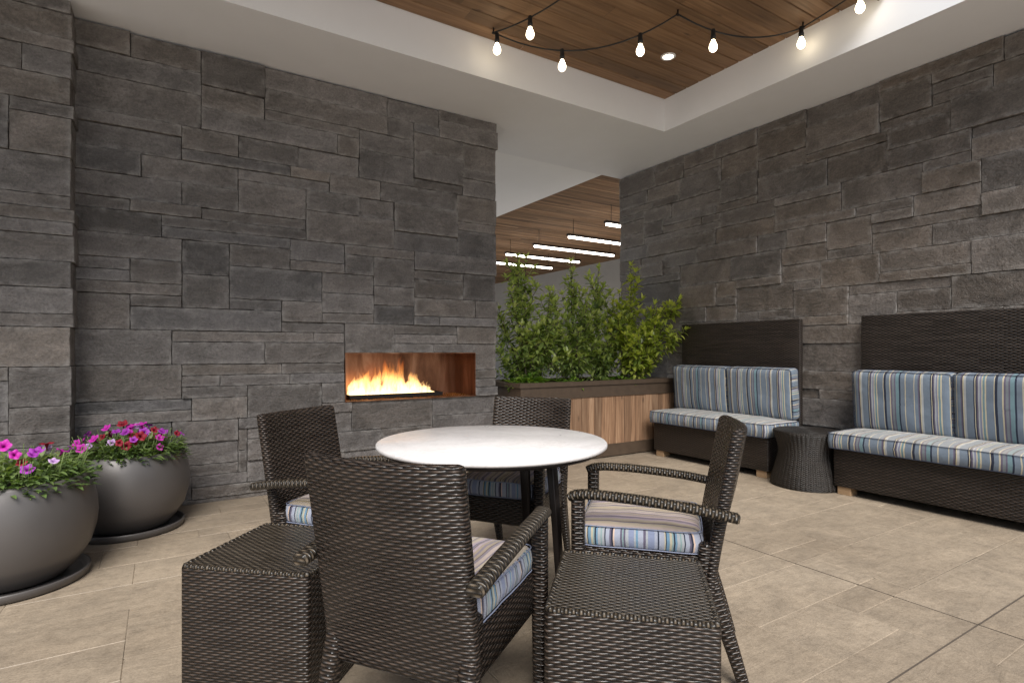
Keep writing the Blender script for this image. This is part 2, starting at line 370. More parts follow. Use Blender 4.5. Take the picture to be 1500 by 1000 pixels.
def random_stops(seed, palette, n, wmin, wmax):
    rs = random.Random(seed); w = []; cs = []
    last = None
    while len(w) < n:
        c = rs.choice(palette)
        if c is last: continue
        last = c; cs.append(c[0]); w.append(rs.uniform(*c[1]))
    tot = sum(w); out = []; p = 0
    for a, c in zip(w, cs): out.append((p/tot, c)); p += a
    return out
blue = (0.155, 0.192, 0.24); grey = (0.18, 0.20, 0.222); navy = (0.022, 0.028, 0.05); teal = (0.15, 0.235, 0.265); sand = (0.46, 0.41, 0.30); pink = (0.42, 0.30, 0.26); plum = (0.12, 0.105, 0.15); lil = (0.20, 0.215, 0.295); lt = (0.36, 0.375, 0.39)
palB = [(blue, (2.2, 5)), (grey, (1.5, 4)), (navy, (.5, 1.1)), (teal, (1, 2.4)), (sand, (.5, 1.0)), (lil, (1, 2.4)), (plum, (.5, 1.3)), (blue, (2, 4)), (navy, (.4, .9)), (lt, (.6, 1.4))]
M['fab_bench'] = mat_stripes('blue_awning_stripe', random_stops(4, palB, 32, .5, 3), 0.42)
M['fab_bench2'] = mat_stripes('sheen_blue_awning_stripe', [(p, tuple(min(1, q + c*.75) for q, c in zip((.15, .132, .105), col))) for p, col in random_stops(4, palB, 32, .5, 3)], 0.42)  # seat top: same stripes, sheen of the light painted in as a creamy lift
cream = (0.42, 0.345, 0.26); tan = (0.31, 0.245, 0.18); mauve = (0.36, 0.28, 0.30); brown = (0.10, 0.07, 0.06); yel = (0.55, 0.44, 0.22); pk = (0.40, 0.32, 0.28)
palT = [(cream, (1.3, 3.0)), (tan, (.8, 1.8)), (mauve, (1.0, 2.4)), (brown, (.4, .8)), (pk, (1.2, 2.6)), (yel, (.5, 1.0)), ((0.20, 0.165, 0.19), (.8, 1.6)), (plum, (.4, .8))]
M['fab_top'] = mat_stripes('sand_and_mauve_stripe', random_stops(9, palT, 30, 1, 2), 0.20)
palS = [((0.23, 0.26, 0.37), (1.6, 3.5)), ((0.34, 0.36, 0.43), (1.5, 3)), ((0.15, 0.26, 0.36), (.8, 1.4)), (sand, (.6, 1.2)), ((0.62, 0.46, 0.36), (.5, .9)), (navy, (.4, 1.0)), (plum, (.5, 1.2)), ((0.24, 0.33, 0.33), (.5, .9)), (lt, (.8, 1.6))]
M['fab_side'] = mat_stripes('periwinkle_stripe_band', random_stops(12, palS, 30, 1, 2), 0.26, weave=0.6)
M['bulb'] = mat_emit('lit_bulb_glass', (1.0, 0.84, 0.58), 10.0)
M['down'] = mat_emit('lit_downlight_lens', (1.0, 0.88, 0.68), 14.0)
M['tube'] = mat_emit('lit_linear_lens', (1.0, 0.90, 0.78), 14.0)
M['ember'] = mat_plain('copper_glass_beads', (0.32, 0.12, 0.03), 0.25, 0.5, var=0.5, scale=120, bump=1.0)
def mat_copper():
    m, nt, b = new_mat('copper_liner'); g = N(nt); tc = g.tex()
    n1 = g.noise(g.mapping(tc.outputs['Object'], (8, 8, 1.5)), 1.0, 5, 0.6, 0.6)
    c = g.ramp(n1, [(0.3, (0.10, 0.042, 0.022)), (0.55, (0.26, 0.12, 0.065)), (0.75, (0.42, 0.23, 0.14))])
    g.link(c, b.inputs['Base Color']); b.inputs['Metallic'].default_value = 0.85; b.inputs['Roughness'].default_value = 0.34
    return m
M['copper'] = mat_copper()
def mat_flame():
    m = bpy.data.materials.new('gas_flame'); m.use_nodes = True; nt = m.node_tree; g = N(nt)
    nt.nodes.remove(nt.nodes['Principled BSDF'])
    tc = g.tex(); sx = g.n('ShaderNodeSeparateXYZ'); g.link(tc.outputs['Object'], sx.inputs[0])
    nz = g.noise(g.mapping(tc.outputs['Object'], (26, 26, 7)), 1.0, 4, 0.6, 1.4)
    nz2 = g.noise(g.mapping(tc.outputs['Object'], (9, 9, 3), (3, 1, 7)), 1.0, 2, 0.5, 0.6)
    h = g.math('DIVIDE', sx.outputs[2], 0.30)
    hh = g.math('ADD', h, g.math('MULTIPLY', g.math('SUBTRACT', nz, 0.5), 0.8))
    col = g.ramp(hh, [(0.0, (1.0, 0.70, 0.34)), (0.40, (1.0, 0.56, 0.20)), (0.68, (1.0, 0.36, 0.07)), (1.0, (0.9, 0.16, 0.02))])
    den = g.ramp(nz, [(0.34, (0.05, 0.05, 0.05)), (0.66, (1, 1, 1))])
    fall = g.ramp(h, [(0.0, (1, 1, 1)), (0.35, (0.85, 0.85, 0.85)), (0.7, (0.35, 0.35, 0.35)), (1.0, (0.14, 0.14, 0.14))])
    s = g.math('MULTIPLY', g.math('MULTIPLY', den, fall), 62.0)
    e = g.n('ShaderNodeEmission'); g.link(col, e.inputs[0]); g.link(s, e.inputs[1])
    g.link(e.outputs[0], nt.nodes['Material Output'].inputs['Volume'])
    return m
M['flame'] = mat_flame()

# ------------------------------------------------------------------ stone packing
def pack(nx, nz, blocked, rs, wr=(4, 13), hs=((1, .42), (2, .40), (3, .18))):
    occ = [[False]*nx for _ in range(nz)]; ends = {}
    for (x0, x1, z0, z1) in blocked:
        for z in range(max(0, z0), min(nz, z1)):
            for x in range(max(0, x0), min(nx, x1)): occ[z][x] = True
    out = []
    for z in range(nz):
        x = 0
        while x < nx:
            if occ[z][x]: x += 1; continue
            free = 0
            while x + free < nx and not occ[z][x+free] and free < wr[1] + 3: free += 1
            r = rs.random(); h = hs[-1][0]; a = 0
            for k, p in hs:
                a += p
                if r < a: h = k; break
            lo = wr[0] + (1 if h > 1 else 0)
            w = min(free, rs.randint(lo, wr[1] if h < 3 else wr[1] - 1))
            if free - w < wr[0]: w = free if free <= wr[1] + 3 else free - wr[0]
            for _ in range(6):   # no joint runs on straight above another
                if w < free and (x + w) in ends.get(z-1, ()) :
                    w2 = min(free, rs.randint(lo, wr[1]))
                    w = w2 if (free - w2 == 0 or free - w2 >= wr[0]) else w
                else: break
            h = min(h, nz - z)
            ok = False
            while h > 1 and not ok:
                ok = all(not occ[z+k][x+i] for k in range(h) for i in range(w))
                if not ok: h -= 1
            for k in range(h):
                for i in range(w): occ[z+k][x+i] = True
            for k in range(h): ends.setdefault(z+k, set()).add(x+w)
            out.append((x, x+w, z, z+h)); x += w
    return out

def stone_field(mb, O, U, Nn, rects, cu, cz, rs, depth=0.05, proud=0.017, umax=None, zmax=None, deep=None, gap=0.0007, rag=0.0022):
    """O corner on the wall plane, U horizontal direction, Nn outward normal"""
    O, U, Nn = Vector(O), Vector(U), Vector(Nn); Zv = Vector((0, 0, 1))
    for (x0, x1, z0, z1) in rects:
        a, b, c, d = x0*cu, x1*cu, z0*cz, z1*cz
        if umax is not None: b = min(b, umax)
        if zmax is not None: d = min(d, zmax)
        if b - a < 0.02 or d - c < 0.015: continue
        if deep and deep[0] == 'r' and umax is not None and b > umax - 0.03: b += rs.uniform(-.014, .008)
        if deep and deep[0] == 'l' and a < 0.03: a += rs.uniform(-.006, .012)
        a += gap; b -= gap; c += gap; d -= gap
        mb.t = (min(1, max(0, rs.gauss(0.45, 0.14))), min(1, max(0, rs.gauss(.42, .2))), rs.random())
        pr = rs.uniform(-proud, proud); tl = rs.uniform(-0.006, 0.006); tl2 = rs.uniform(-0.004, 0.004)
        nu = max(3, int((b-a)/0.035)); nz = max(3, int((d-c)/0.035))
        dp = depth
        ids = []
        so = rs.uniform(0, 50)
        ug = [0, min(.004/(b-a), .1)] + [k/nu for k in range(1, nu)] + [1-min(.004/(b-a), .1), 1]; zg = [0, min(.004/(d-c), .15)] + [k/nz for k in range(1, nz)] + [1-min(.004/(d-c), .15), 1]
        nu, nz = len(ug)-1, len(zg)-1
        for j in range(nz+1):
            row = []
            for i in range(nu+1):
                fu, fz = ug[i], zg[j]
                u = a + (b-a)*fu; z = c + (d-c)*fz
                edge = (i in (0, nu)) or (j in (0, nz))
                nv = noise.noise(Vector((u*7+so, z*14, so))) * 0.0045 + noise.noise(Vector((u*26+so, z*34, so))) * 0.0022
                w = pr + tl*(fu-.5) + tl2*(fz-.5) + nv
                if edge:
                    w -= 0.0012 + 0.005*rs.random()**2
                    u += rs.uniform(-rag, rag)*.8 if i not in (0, nu) else (rs.random()*rag if i == 0 else -rs.random()*rag)
                    z += 0 if j not in (0, nz) else (rs.random()*rag if j == 0 else -rs.random()*rag)
                row.append(mb.vert(O + U*u + Zv*z + Nn*w)); mb.edge[row[-1]] = 1.0 if edge else (.5 if i in (1, nu-1) or j in (1, nz-1) else 0.0)
            ids.append(row)
        uv = lambda i, j: (a + (b-a)*ug[i], c + (d-c)*zg[j])
        flip = U.cross(Zv).dot(Nn) < 0
        for j in range(nz):
            for i in range(nu):
                q = [ids[j][i], ids[j][i+1], ids[j+1][i+1], ids[j+1][i]]; w = [uv(i, j), uv(i+1, j), uv(i+1, j+1), uv(i, j+1)]
                if flip: q.reverse(); w.reverse()
                mb.face(q, w, 0, False)
        # sides
        border = [(i, 0) for i in range(nu)] + [(nu, j) for j in range(nz)] + [(i, nz) for i in range(nu, 0, -1)] + [(0, j) for j in range(nz, 0, -1)]
        front = [ids[j][i] for i, j in border]
        dd = dp
        if deep and ((deep[0] == 'r' and umax is not None and b > umax - 0.03) or (deep[0] == 'l' and a < 0.03)): dd = deep[1]
        back = []
        for i, j in border:
            u, z = uv(i, j); back.append(mb.vert(O + U*u + Zv*z - Nn*dd))
        n = len(front)
        for k in range(n):
            l = (k+1) % n
            q = [front[l], front[k], back[k], back[l]]
            if flip: q.reverse()
            mb.face(q, [(0, 0), (.05, 0), (.05, .05), (0, .05)], 0, False)

SOFF = 3.286
# fireplace wall: face at Y = 4.62, from the pier at X = -0.47 to its free end at X = 2.73
rs = random.Random(7)
CZ = 0.081; CU = 0.0607
WX0 = 1.277 - 29*CU           # grid origin so that the firebox lands on cell lines
z_off = 0.68 - 9*CZ           # a little below floor
nx = int((2.73 - WX0)/CU + 0.999); nz_ = int((SOFF - z_off)/CZ) + 1
fb = (29, 49, 9, 14)
rects = pack(nx, nz_, [fb], rs)
mb = MB()
stone_field(mb, (WX0, 4.62, z_off), (1, 0, 0), (0, -1, 0), rects, CU, CZ, rs, depth=0.06, umax=2.73 - WX0, zmax=SOFF - z_off - 0.004, deep=('r', 0.5))
FX0, FX1, FZ0, FZ1 = WX0 + 29*CU, WX0 + 49*CU, 0.68, 0.68 + 5*CZ
FZ1v = FZ1
for (x0, x1, z0, z1) in ((-4.6, FX0, -0.05, SOFF-.002), (FX1, 2.715, -0.05, SOFF-.002), (FX0, FX1, -0.05, FZ0), (FX0, FX1, FZ1, SOFF-.002)):
    mb.box(x0, x1, 4.655, 5.12, z0, z1, mi=1)
tag(mb.build('stone_wall', [M['stone'], M['mortar']]), 'dark grey slate block wall with the long fireplace set into it', 'wall', 'stone clad walls')

# pier left of it
rs = random.Random(21)
mb = MB()
PX1 = -0.465; PY = 4.40
rects = pack(int(2.6/CU), nz_, [], rs, wr=(4, 13))
L = 2.6
stone_field(mb, (PX1 - int(2.6/CU)*CU, PY, z_off), (1, 0, 0), (0, -1, 0), rects, CU, CZ, rs, depth=0.06, umax=int(2.6/CU)*CU, zmax=SOFF - z_off - 0.004, deep=('r', 0.235), proud=0.010)
mb.box(-4.6, PX1 - 0.02, PY + 0.04, 4.64, -0.05, SOFF-.004, mi=1)
tag(mb.build('stone_pier', [M['stone'], M['mortar']]), 'dark stone pier stepping forward at the far left of the patio, behind the flower pots', 'pier', 'stone clad walls')

# bench wall: face at X = 4.93, from Y = 5.286 towards the camera
rs = random.Random(33)
mb = MB()
nyb = int(6.0/CU)
rects = pack(nyb, nz_, [], rs)
stone_field(mb, (4.93, 5.286, z_off), (0, -1, 0), (-1, 0, 0), rects, CU, CZ, rs, depth=0.06, umax=nyb*CU, zmax=SOFF - z_off - 0.004, deep=('l', 0.25))
mb.box(4.965, 5.2, -0.7, 5.25, -0.05, SOFF-.004, mi=1)
tag(mb.build('stone_wall', [M['stone_warm'], M['mortar']]), 'dark brown grey slate block wall behind the two striped benches', 'wall', 'stone clad walls')

# ------------------------------------------------------------------ floor
rs = random.Random(5)
mb = MB()
FM = 0.1525
fx0, fy0 = 2.783 - 40*FM, 0.905 - 22*FM
fnx, fny = 62, 66
fr = pack(fnx, fny, [], rs, wr=(2, 5), hs=((1, .25), (2, .45), (3, .30)))
G = 0.0022
def floor_cell(x0, x1, y0, y1, deepness):
    n = len(mb.v)
    mb.t = (min(1, max(0, rs.gauss(.5, .22))), rs.random(), rs.random())
    ch = 0.003
    dz = rs.uniform(-0.0006, 0.0006)
    xs = [x0, x0+ch, x1-ch, x1]; ys = [y0, y0+ch, y1-ch, y1]
    nxs = max(1, int((x1-x0)/0.1)); nys = max(1, int((y1-y0)/0.1))
    a = [mb.vert((x0, y0, -deepness)), mb.vert((x1, y0, -deepness)), mb.vert((x1, y1, -deepness)), mb.vert((x0, y1, -deepness))]
    b = [mb.vert((xs[1]+rs.uniform(-.0015,.0015), ys[1]+rs.uniform(-.0015,.0015), dz)), mb.vert((xs[2]+rs.uniform(-.0015,.0015), ys[1]+rs.uniform(-.0015,.0015), dz)), mb.vert((xs[2]+rs.uniform(-.0015,.0015), ys[2]+rs.uniform(-.0015,.0015), dz)), mb.vert((xs[1]+rs.uniform(-.0015,.0015), ys[2]+rs.uniform(-.0015,.0015), dz))]
    mb.face(b, None, 0)
    for k in range(4):
        l = (k+1) % 4
        mb.face([a[k], a[l], b[l], b[k]], None, 0)
for (x0, x1, y0, y1) in fr:
    X0, X1, Y0, Y1 = fx0 + x0*FM, fx0 + x1*FM, fy0 + y0*FM, fy0 + y1*FM
    floor_cell(X0, X1, Y0, Y1, rs.choice((0.001, 0.0025, 0.004, 0.005)))
floor = mb.build('patio_floor', M['floor'])
tag(floor, kind='structure')
mb = MB()   # sawn control joints between pours
for (x0, x1, y0, y1) in ((2.7805, 2.7850, -2.4, 3.9), (-3.2, 2.777, 0.902, 0.9075), (2.789, 4.93, 0.9015, 0.907)):
    mb.box(x0, x1, y0, y1, -0.01, 0.0018, skip='b')
tag(mb.build('floor_joint', M['joint']), kind='structure')
mb = MB(); mb.quad((-400, -400, -0.03), (400, -400, -0.03), (400, 400, -0.03), (-400, 400, -0.03))
tag(mb.build('ground', M['ground']), kind='structure')

# ------------------------------------------------------------------ ceilings
TX, TY, TZ = 4.249, 3.911, 3.606
RX0, RY0, BY0 = -1.6, 1.95, 0.5
ceil = thing('patio_ceiling', 'patio ceiling with a recessed cedar board tray framed by a white fascia and soffit', 'ceiling', (0, 0, SOFF))
mb = MB()
def zq(x0, x1, y0, y1, z, n=1): mb.quad((x0, y1, z), (x1, y1, z), (x1, y0, z), (x0, y0, z))
zq(-4.6, TX, TY, 5.286, 0); zq(TX, 5.2, BY0, 5.286, 0)
mb.build('soffit', M['white'], ceil)
mb = MB()
mb.quad((RX0, TY, 0), (TX, TY, 0), (TX, TY, .36), (RX0, TY, .36)); mb.quad((TX, TY, 0), (TX, BY0, 0), (TX, BY0, .36), (TX, TY, .36))
mb.build('fascia', M['white'], ceil)
mb = MB(); mb.quad((1.6, 7.95, .006), (4.65, 7.95, .006), (4.65, 5.286, .006), (1.6, 5.286, .006)); mb.quad((4.65, 5.286, .006), (4.65, 7.95, .006), (4.65, 7.95, .10), (4.65, 5.286, .10))
mb.quad((1.6, 5.286, .006), (1.6, 5.286, .24), (1.6, 7.95, .24), (1.6, 7.95, .006)); mb.quad((1.6, 7.95, .006), (1.6, 7.95, .24), (4.65, 7.95, .24), (4.65, 7.95, .006))
mb.build('bright_soffit', M['white2'], ceil)
rs = random.Random(3)
mb = MB()
pw = 0.142; y = TY - 0.001; zc = TZ - SOFF
while y > RY0:
    x = RX0 - rs.uniform(0, 2)
    while x < TX:
        ln = rs.uniform(1.8, 3.6); x1 = min(x + ln, TX)
        xa = max(x, RX0)
        if x1 - xa > 0.01:
            mb.t = (min(1, max(0, rs.gauss(.5, .2))), rs.random(), rs.random())
            c = 0.008
            yo = y - pw
            uvf = lambda X, Y: (X, Y)
            e_ = .0015; P = [(xa+.001, y-e_, zc+.012), (x1-.001, y-e_, zc+.012), (xa+.001, y-c, zc), (x1-.001, y-c, zc), (xa+.001, yo+c, zc), (x1-.001, yo+c, zc), (xa+.001, yo+e_, zc+.012), (x1-.001, yo+e_, zc+.012)]
            ids = [mb.vert(p) for p in P]
            for k in range(3):
                q = [ids[2*k], ids[2*k+1], ids[2*k+3], ids[2*k+2]]
                mb.face(q, [(P[i-ids[0]][0], P[i-ids[0]][1]) for i in q], 0)
        x = x1 if x1 < TX else TX
    y -= pw
mb.build('plank_panel', M['plank'], ceil)
mb = MB(); mb.box(-4.6, TX, RY0 - .05, 5.286, .40, .6); mb.box(TX+.001, 5.2, BY0, 5.286, .40, .6); mb.box(TX+.004, 5.2, BY0-.05, BY0-.002, 0, .6); mb.box(TX+.004, TX+.06, BY0, RY0-.06, .3605, .399); mb.box(1.6, 4.66, 5.29, 7.9, .25, .45); mb.box(-4.6, RX0-0.005, RY0-.05, TY-0.01, .02, .39); mb.box(RX0, TX-.004, RY0-.05, RY0-.004, .26, .39)
mb.build('roof', M['roofing'], ceil)

porch = thing('porch_ceiling', 'slatted brown timber ceiling of the far porch seen above the shrubs', 'ceiling', (0, 0, SOFF))
rs = random.Random(8); mb = MB()
y = 5.29
while y < 17.5:
    w = 0.066
    x = 4.655 - rs.uniform(0, 2)
    while x < 9.3:
        x1 = min(x + rs.uniform(1.2, 3.0), 9.3); xa = max(x, 4.655)
        if x1 - xa > .02:
            mb.t = (min(1, max(0, rs.gauss(.5, .25))), rs.random(), rs.random())
            mb.box(xa, x1-.001, y, y + w - 0.012, 0.02, 0.04, skip='lrt')
        x = x1 if x1 < 9.3 else 9.3
    y += w
mb.build('slat_panel', M['plank2'], porch)
mb = MB(); mb.box(4.655, 9.6, 5.25, 17.5, .06, .2)
mb.build('roof', M['roofing'], porch)
mb = MB(); mb.box(9.3, 9.6, 2.0, 17.5, -0.05, SOFF + .03)
tag(mb.build('stucco_wall', M['grey_wall']), 'pale stucco wall at the far side of the porch, seen through the shrubs', 'wall')
mb = MB(); mb.box(3.0, 9.29, 17.5, 17.7, -0.05, 3.3)
tag(mb.build('end_wall', M['grey_wall']), 'distant pale end wall closing off the porch', 'wall')

# linear lights under the porch ceiling
def pendant(x0, x1, y, label):
    z = 3.0
    t = thing('linear_light', label, 'light', (x0, y, z), 0, 'linear lights hung under the porch ceiling')
    L = x1 - x0
    mb = MB()
    mb.box(0, L, -.03, .03, 0.012, .05); mb.build('housing', M['metal'], t)
    for a, b in ((0.03, L/2 - .015), (L/2 + .015, L - .03)):
        mb = MB(); mb.box(a, b, -.024, .024, -.018, 0.0115); mb.build('lens', M['tube'], t)
    for xx in (0.12, L - 0.12):
        mb = MB(); mb.tube([(xx, 0, .05), (xx, 0, SOFF + .03 - z)], .004, 6); mb.build('hanger', M['metal'], t)
for a in ((5.62, 7.62, 6.33, 'glowing linear light nearest the stone wall edge, only its tip showing'), (5.72, 7.66, 7.37, 'second glowing linear light from the right, cut off by the stone wall'),
          (5.70, 7.66, 8.35, 'middle glowing linear light, whole length visible above the shrubs'), (5.72, 7.60, 9.36, 'glowing linear light whose right end is hidden by the tallest shrub'),
          (5.72, 7.62, 10.38, 'lowest, farthest glowing linear light beside the fireplace wall edge')): pendant(*a)

# recessed downlight in the cedar
t = thing('recessed_light', 'small round lit recessed downlight in the cedar ceiling', 'light', (3.655, 3.32, TZ))
mb = MB(); mb.lathe([(0.062, 0.004), (0.062, -0.006), (0.045, -0.008), (0.043, 0.004)], n=28); mb.build('trim_ring', M['white'], t)
mb = MB(); mb.lathe([(0.0005, -0.004), (0.043, -0.004)], n=28); mb.build('lens', M['down'], t)

# ------------------------------------------------------------------ festoon lights
fest = thing('string_lights', 'black festoon cable with glowing clear bulbs looped under the cedar ceiling', 'lights', (0, 0, 0))
def sag(a, b, drop, n=14):
    a, b = Vector(a), Vector(b); return [a.lerp(b, k/n) - Vector((0, 0, drop*4*(k/n)*(1-k/n))) for k in range(n+1)]
H9 = (3.2, 2.0, 3.57); H0 = (2.4, 2.8, 3.57); H1 = (2.185, 3.749, 3.57); H2 = (3.217, 2.83, 3.575); H3 = (4.15, 2.43, 3.57); H4 = (4.0, 1.5, 3.64)
segs = [(H0, H1, 0.05), (H1, H2, 0.20), (H2, H3, 0.12), (H3, H4, 0.02), (H9, H0, 0.12)]
bulbs = [(0, .60), (1, .02), (1, .385), (1, .805), (2, .275), (2, .985), (3, .48)]
for s in segs:
    mb = MB(); mb.tube(sag(*s), 0.0055, 6); mb.build('cable', M['black'], fest)
for h in (H0, H1, H2, H3):
    mb = MB(); mb.tube([(h[0], h[1], h[2] - .012), (h[0], h[1], TZ + .002)], .006, 6); mb.tube([(h[0]-.012, h[1], h[2]-.004), (h[0]+.012, h[1], h[2]-.004)], .009, 6)
    mb.build('hook', M['metal'], fest)
sock0 = None
for i, t_ in bulbs:
    a, b, d = segs[i]; p = Vector(a).lerp(Vector(b), t_) - Vector((0, 0, d*4*t_*(1-t_)))
    if sock0 is None:
        mb = MB(); mb.lathe([(.001, .012), (.013, .010), (.016, 0), (.016, -.035), (.019, -.038), (.019, -.07), (.001, -.072)], n=14)
        sock0 = mb.build('socket', M['black'], fest, p); sk = sock0
        mb = MB(); mb.lathe([(.013, -.066), (.014, -.078), (.022, -.094), (.029, -.114), (.030, -.126), (.026, -.142), (.015, -.154), (.001, -.158)], n=18)
        bl0 = mb.build('bulb', M['bulb'], sk)
    else:
        sk = sock0.copy(); C.objects.link(sk); sk.parent = fest; sk.location = p
        bb = bl0.copy(); C.objects.link(bb); bb.parent = sk

# ------------------------------------------------------------------ fireplace
fire = thing('fireplace', 'long copper lined gas fireplace with burning flames in the slate wall', 'fireplace', (FX0, 4.62, FZ0))
W_, H_, D_ = FX1 - FX0, FZ1 - FZ0, 0.40
mb = MB(); y0 = 0.012
mb.quad((0.002, D_, 0.002), (W_-.002, D_, 0.002), (W_-.002, D_, H_-.002), (0.002, D_, H_-.002))
mb.quad((0.002, y0, .002), (0.002, D_, .002), (0.002, D_, H_-.002), (0.002, y0, H_-.002)); mb.quad((W_-.002, D_, .002), (W_-.002, y0, .002), (W_-.002, y0, H_-.002), (W_-.002, D_, H_-.002))
mb.quad((0.002, y0, .002), (W_-.002, y0, .002), (W_-.002, D_, .002), (0.002, D_, .002)); mb.quad((0.002, D_, H_-.002), (W_-.002, D_, H_-.002), (W_-.002, y0, H_-.002), (0.002, y0, H_-.002))
mb.build('firebox', M['copper'], fire)
mb = MB(); e = .007
mb.box(0, W_, -.014, .03, 0, e); mb.box(0, W_, -.014, .03, H_-e, H_); mb.box(0, e, -.0138, .03, e, H_-e); mb.box(W_-e, W_, -.0138, .03, e, H_-e)
mb.build('frame', M['copper'], fire)
rs = random.Random(2); mb = MB()
for k in range(900):
    x, yy = rs.uniform(.02, W_-.02), rs.uniform(.03, D_-.02); r = rs.uniform(.004, .008)
    z = .004 + r*.4
    pts = [mb.vert((x + r*math.cos(a), yy + r*math.sin(a), z)) for a in (0, 1.57, 3.14, 4.71)]; tp = mb.vert((x, yy, z + r)); 
    for q in range(4): mb.face([pts[q], pts[(q+1) % 4], tp], [(0, 0)]*3, 0)
tag(mb.build('ember_bed', M['ember'], fire), kind='stuff')
mb = MB()
mb.box(0.07, 0.93, 0.10, 0.112, .003, .045); mb.box(0.07, 0.93, 0.238, 0.25, .003, .045); mb.box(0.07, 0.082, .112, .238, .003, .045); mb.box(0.918, .93, .112, .238, .003, .045); mb.box(.082, .918, .112, .238, .018, .03)
mb.build('burner_tray', M['metal'], fire)
# flames: one closed lens whose thickness is the union of many tongues
rs = random.Random(16)
tong = []
def env(x):   # height envelope along the burner (0..0.86)
    pts = [(0, .12), (.06, .18), (.14, .19), (.20, .31), (.30, .30), (.40, .35), (.46, .33), (.52, .25), (.60, .21), (.66, .13), (.72, .07), (.80, .06), (.86, .03)]
    for (a, b), (c, d) in zip(pts, pts[1:]):
        if x <= c: return b + (d-b)*(x-a)/(c-a)
    return .02
for k in range(54):
    x = rs.uniform(0.01, .74); h = env(x)*rs.uniform(.55, 1.1); w = rs.uniform(.02, .048)
    tong.append((x, h, w, rs.uniform(-.03, .035), rs.uniform(0, 6)))
for k in range(16):
    x = rs.uniform(.3, .74); tong.append((x, env(x)*rs.uniform(.8, 1.2), rs.uniform(.008, .014), rs.uniform(.0, .05), rs.uniform(0, 6)))
NX, NZ = 200, 76; HX, HZ = .86, .362
def thick(x, z):
    best = 0
    for (tx, th, tw, ln, ph) in tong:
        f = z/th
        if f >= 1: continue
        cx = tx + ln*f*f + .009*math.sin(ph + f*7)*f
        w = tw*(1-f)**.75*(1.0 + .35*math.sin(f*9+ph)) + .002
        d = (x-cx)/w
        if abs(d) < 1: best = max(best, math.sqrt(1-d*d)*w)
    return best
T = [[min(.05, thick(HX*i/NX, HZ*j/NZ)*1.6) for i in range(NX+1)] for j in range(NZ+1)]
mb = MB(); idf = {}; idb = {}
cell = lambda i, j: max(T[j][i], T[j][i+1], T[j+1][i], T[j+1][i+1]) > 0
used = set()
for j in range(NZ):
    for i in range(NX):
        if cell(i, j): used.add((i, j))
def vid(d, i, j, sgn):
    if (i, j) not in d:
        wv = .012*math.sin(HX*i/NX*23)
        d[(i, j)] = mb.vert((HX*i/NX, wv + sgn*(T[j][i] + .0004), HZ*j/NZ))
    return d[(i, j)]
for (i, j) in used:
    cs = [(i, j), (i+1, j), (i+1, j+1), (i, j+1)]
    mb.face([vid(idf, a, b, -1) for a, b in cs], [(0, 0)]*4, 0, True)
    mb.face([vid(idb, a, b, 1) for a, b in cs][::-1], [(0, 0)]*4, 0, True)
    for (di, dj, p, q) in ((0, -1, 0, 1), (1, 0, 1, 2), (0, 1, 2, 3), (-1, 0, 3, 0)):
        if (i+di, j+dj) not in used:
            a, b = cs[p], cs[q]
            mb.face([vid(idf, *b, -1), vid(idf, *a, -1), vid(idb, *a, 1), vid(idb, *b, 1)], [(0, 0)]*4, 0, True)
mb.build('flame', M['flame'], fire, (0.075, 0.175, 0.036))

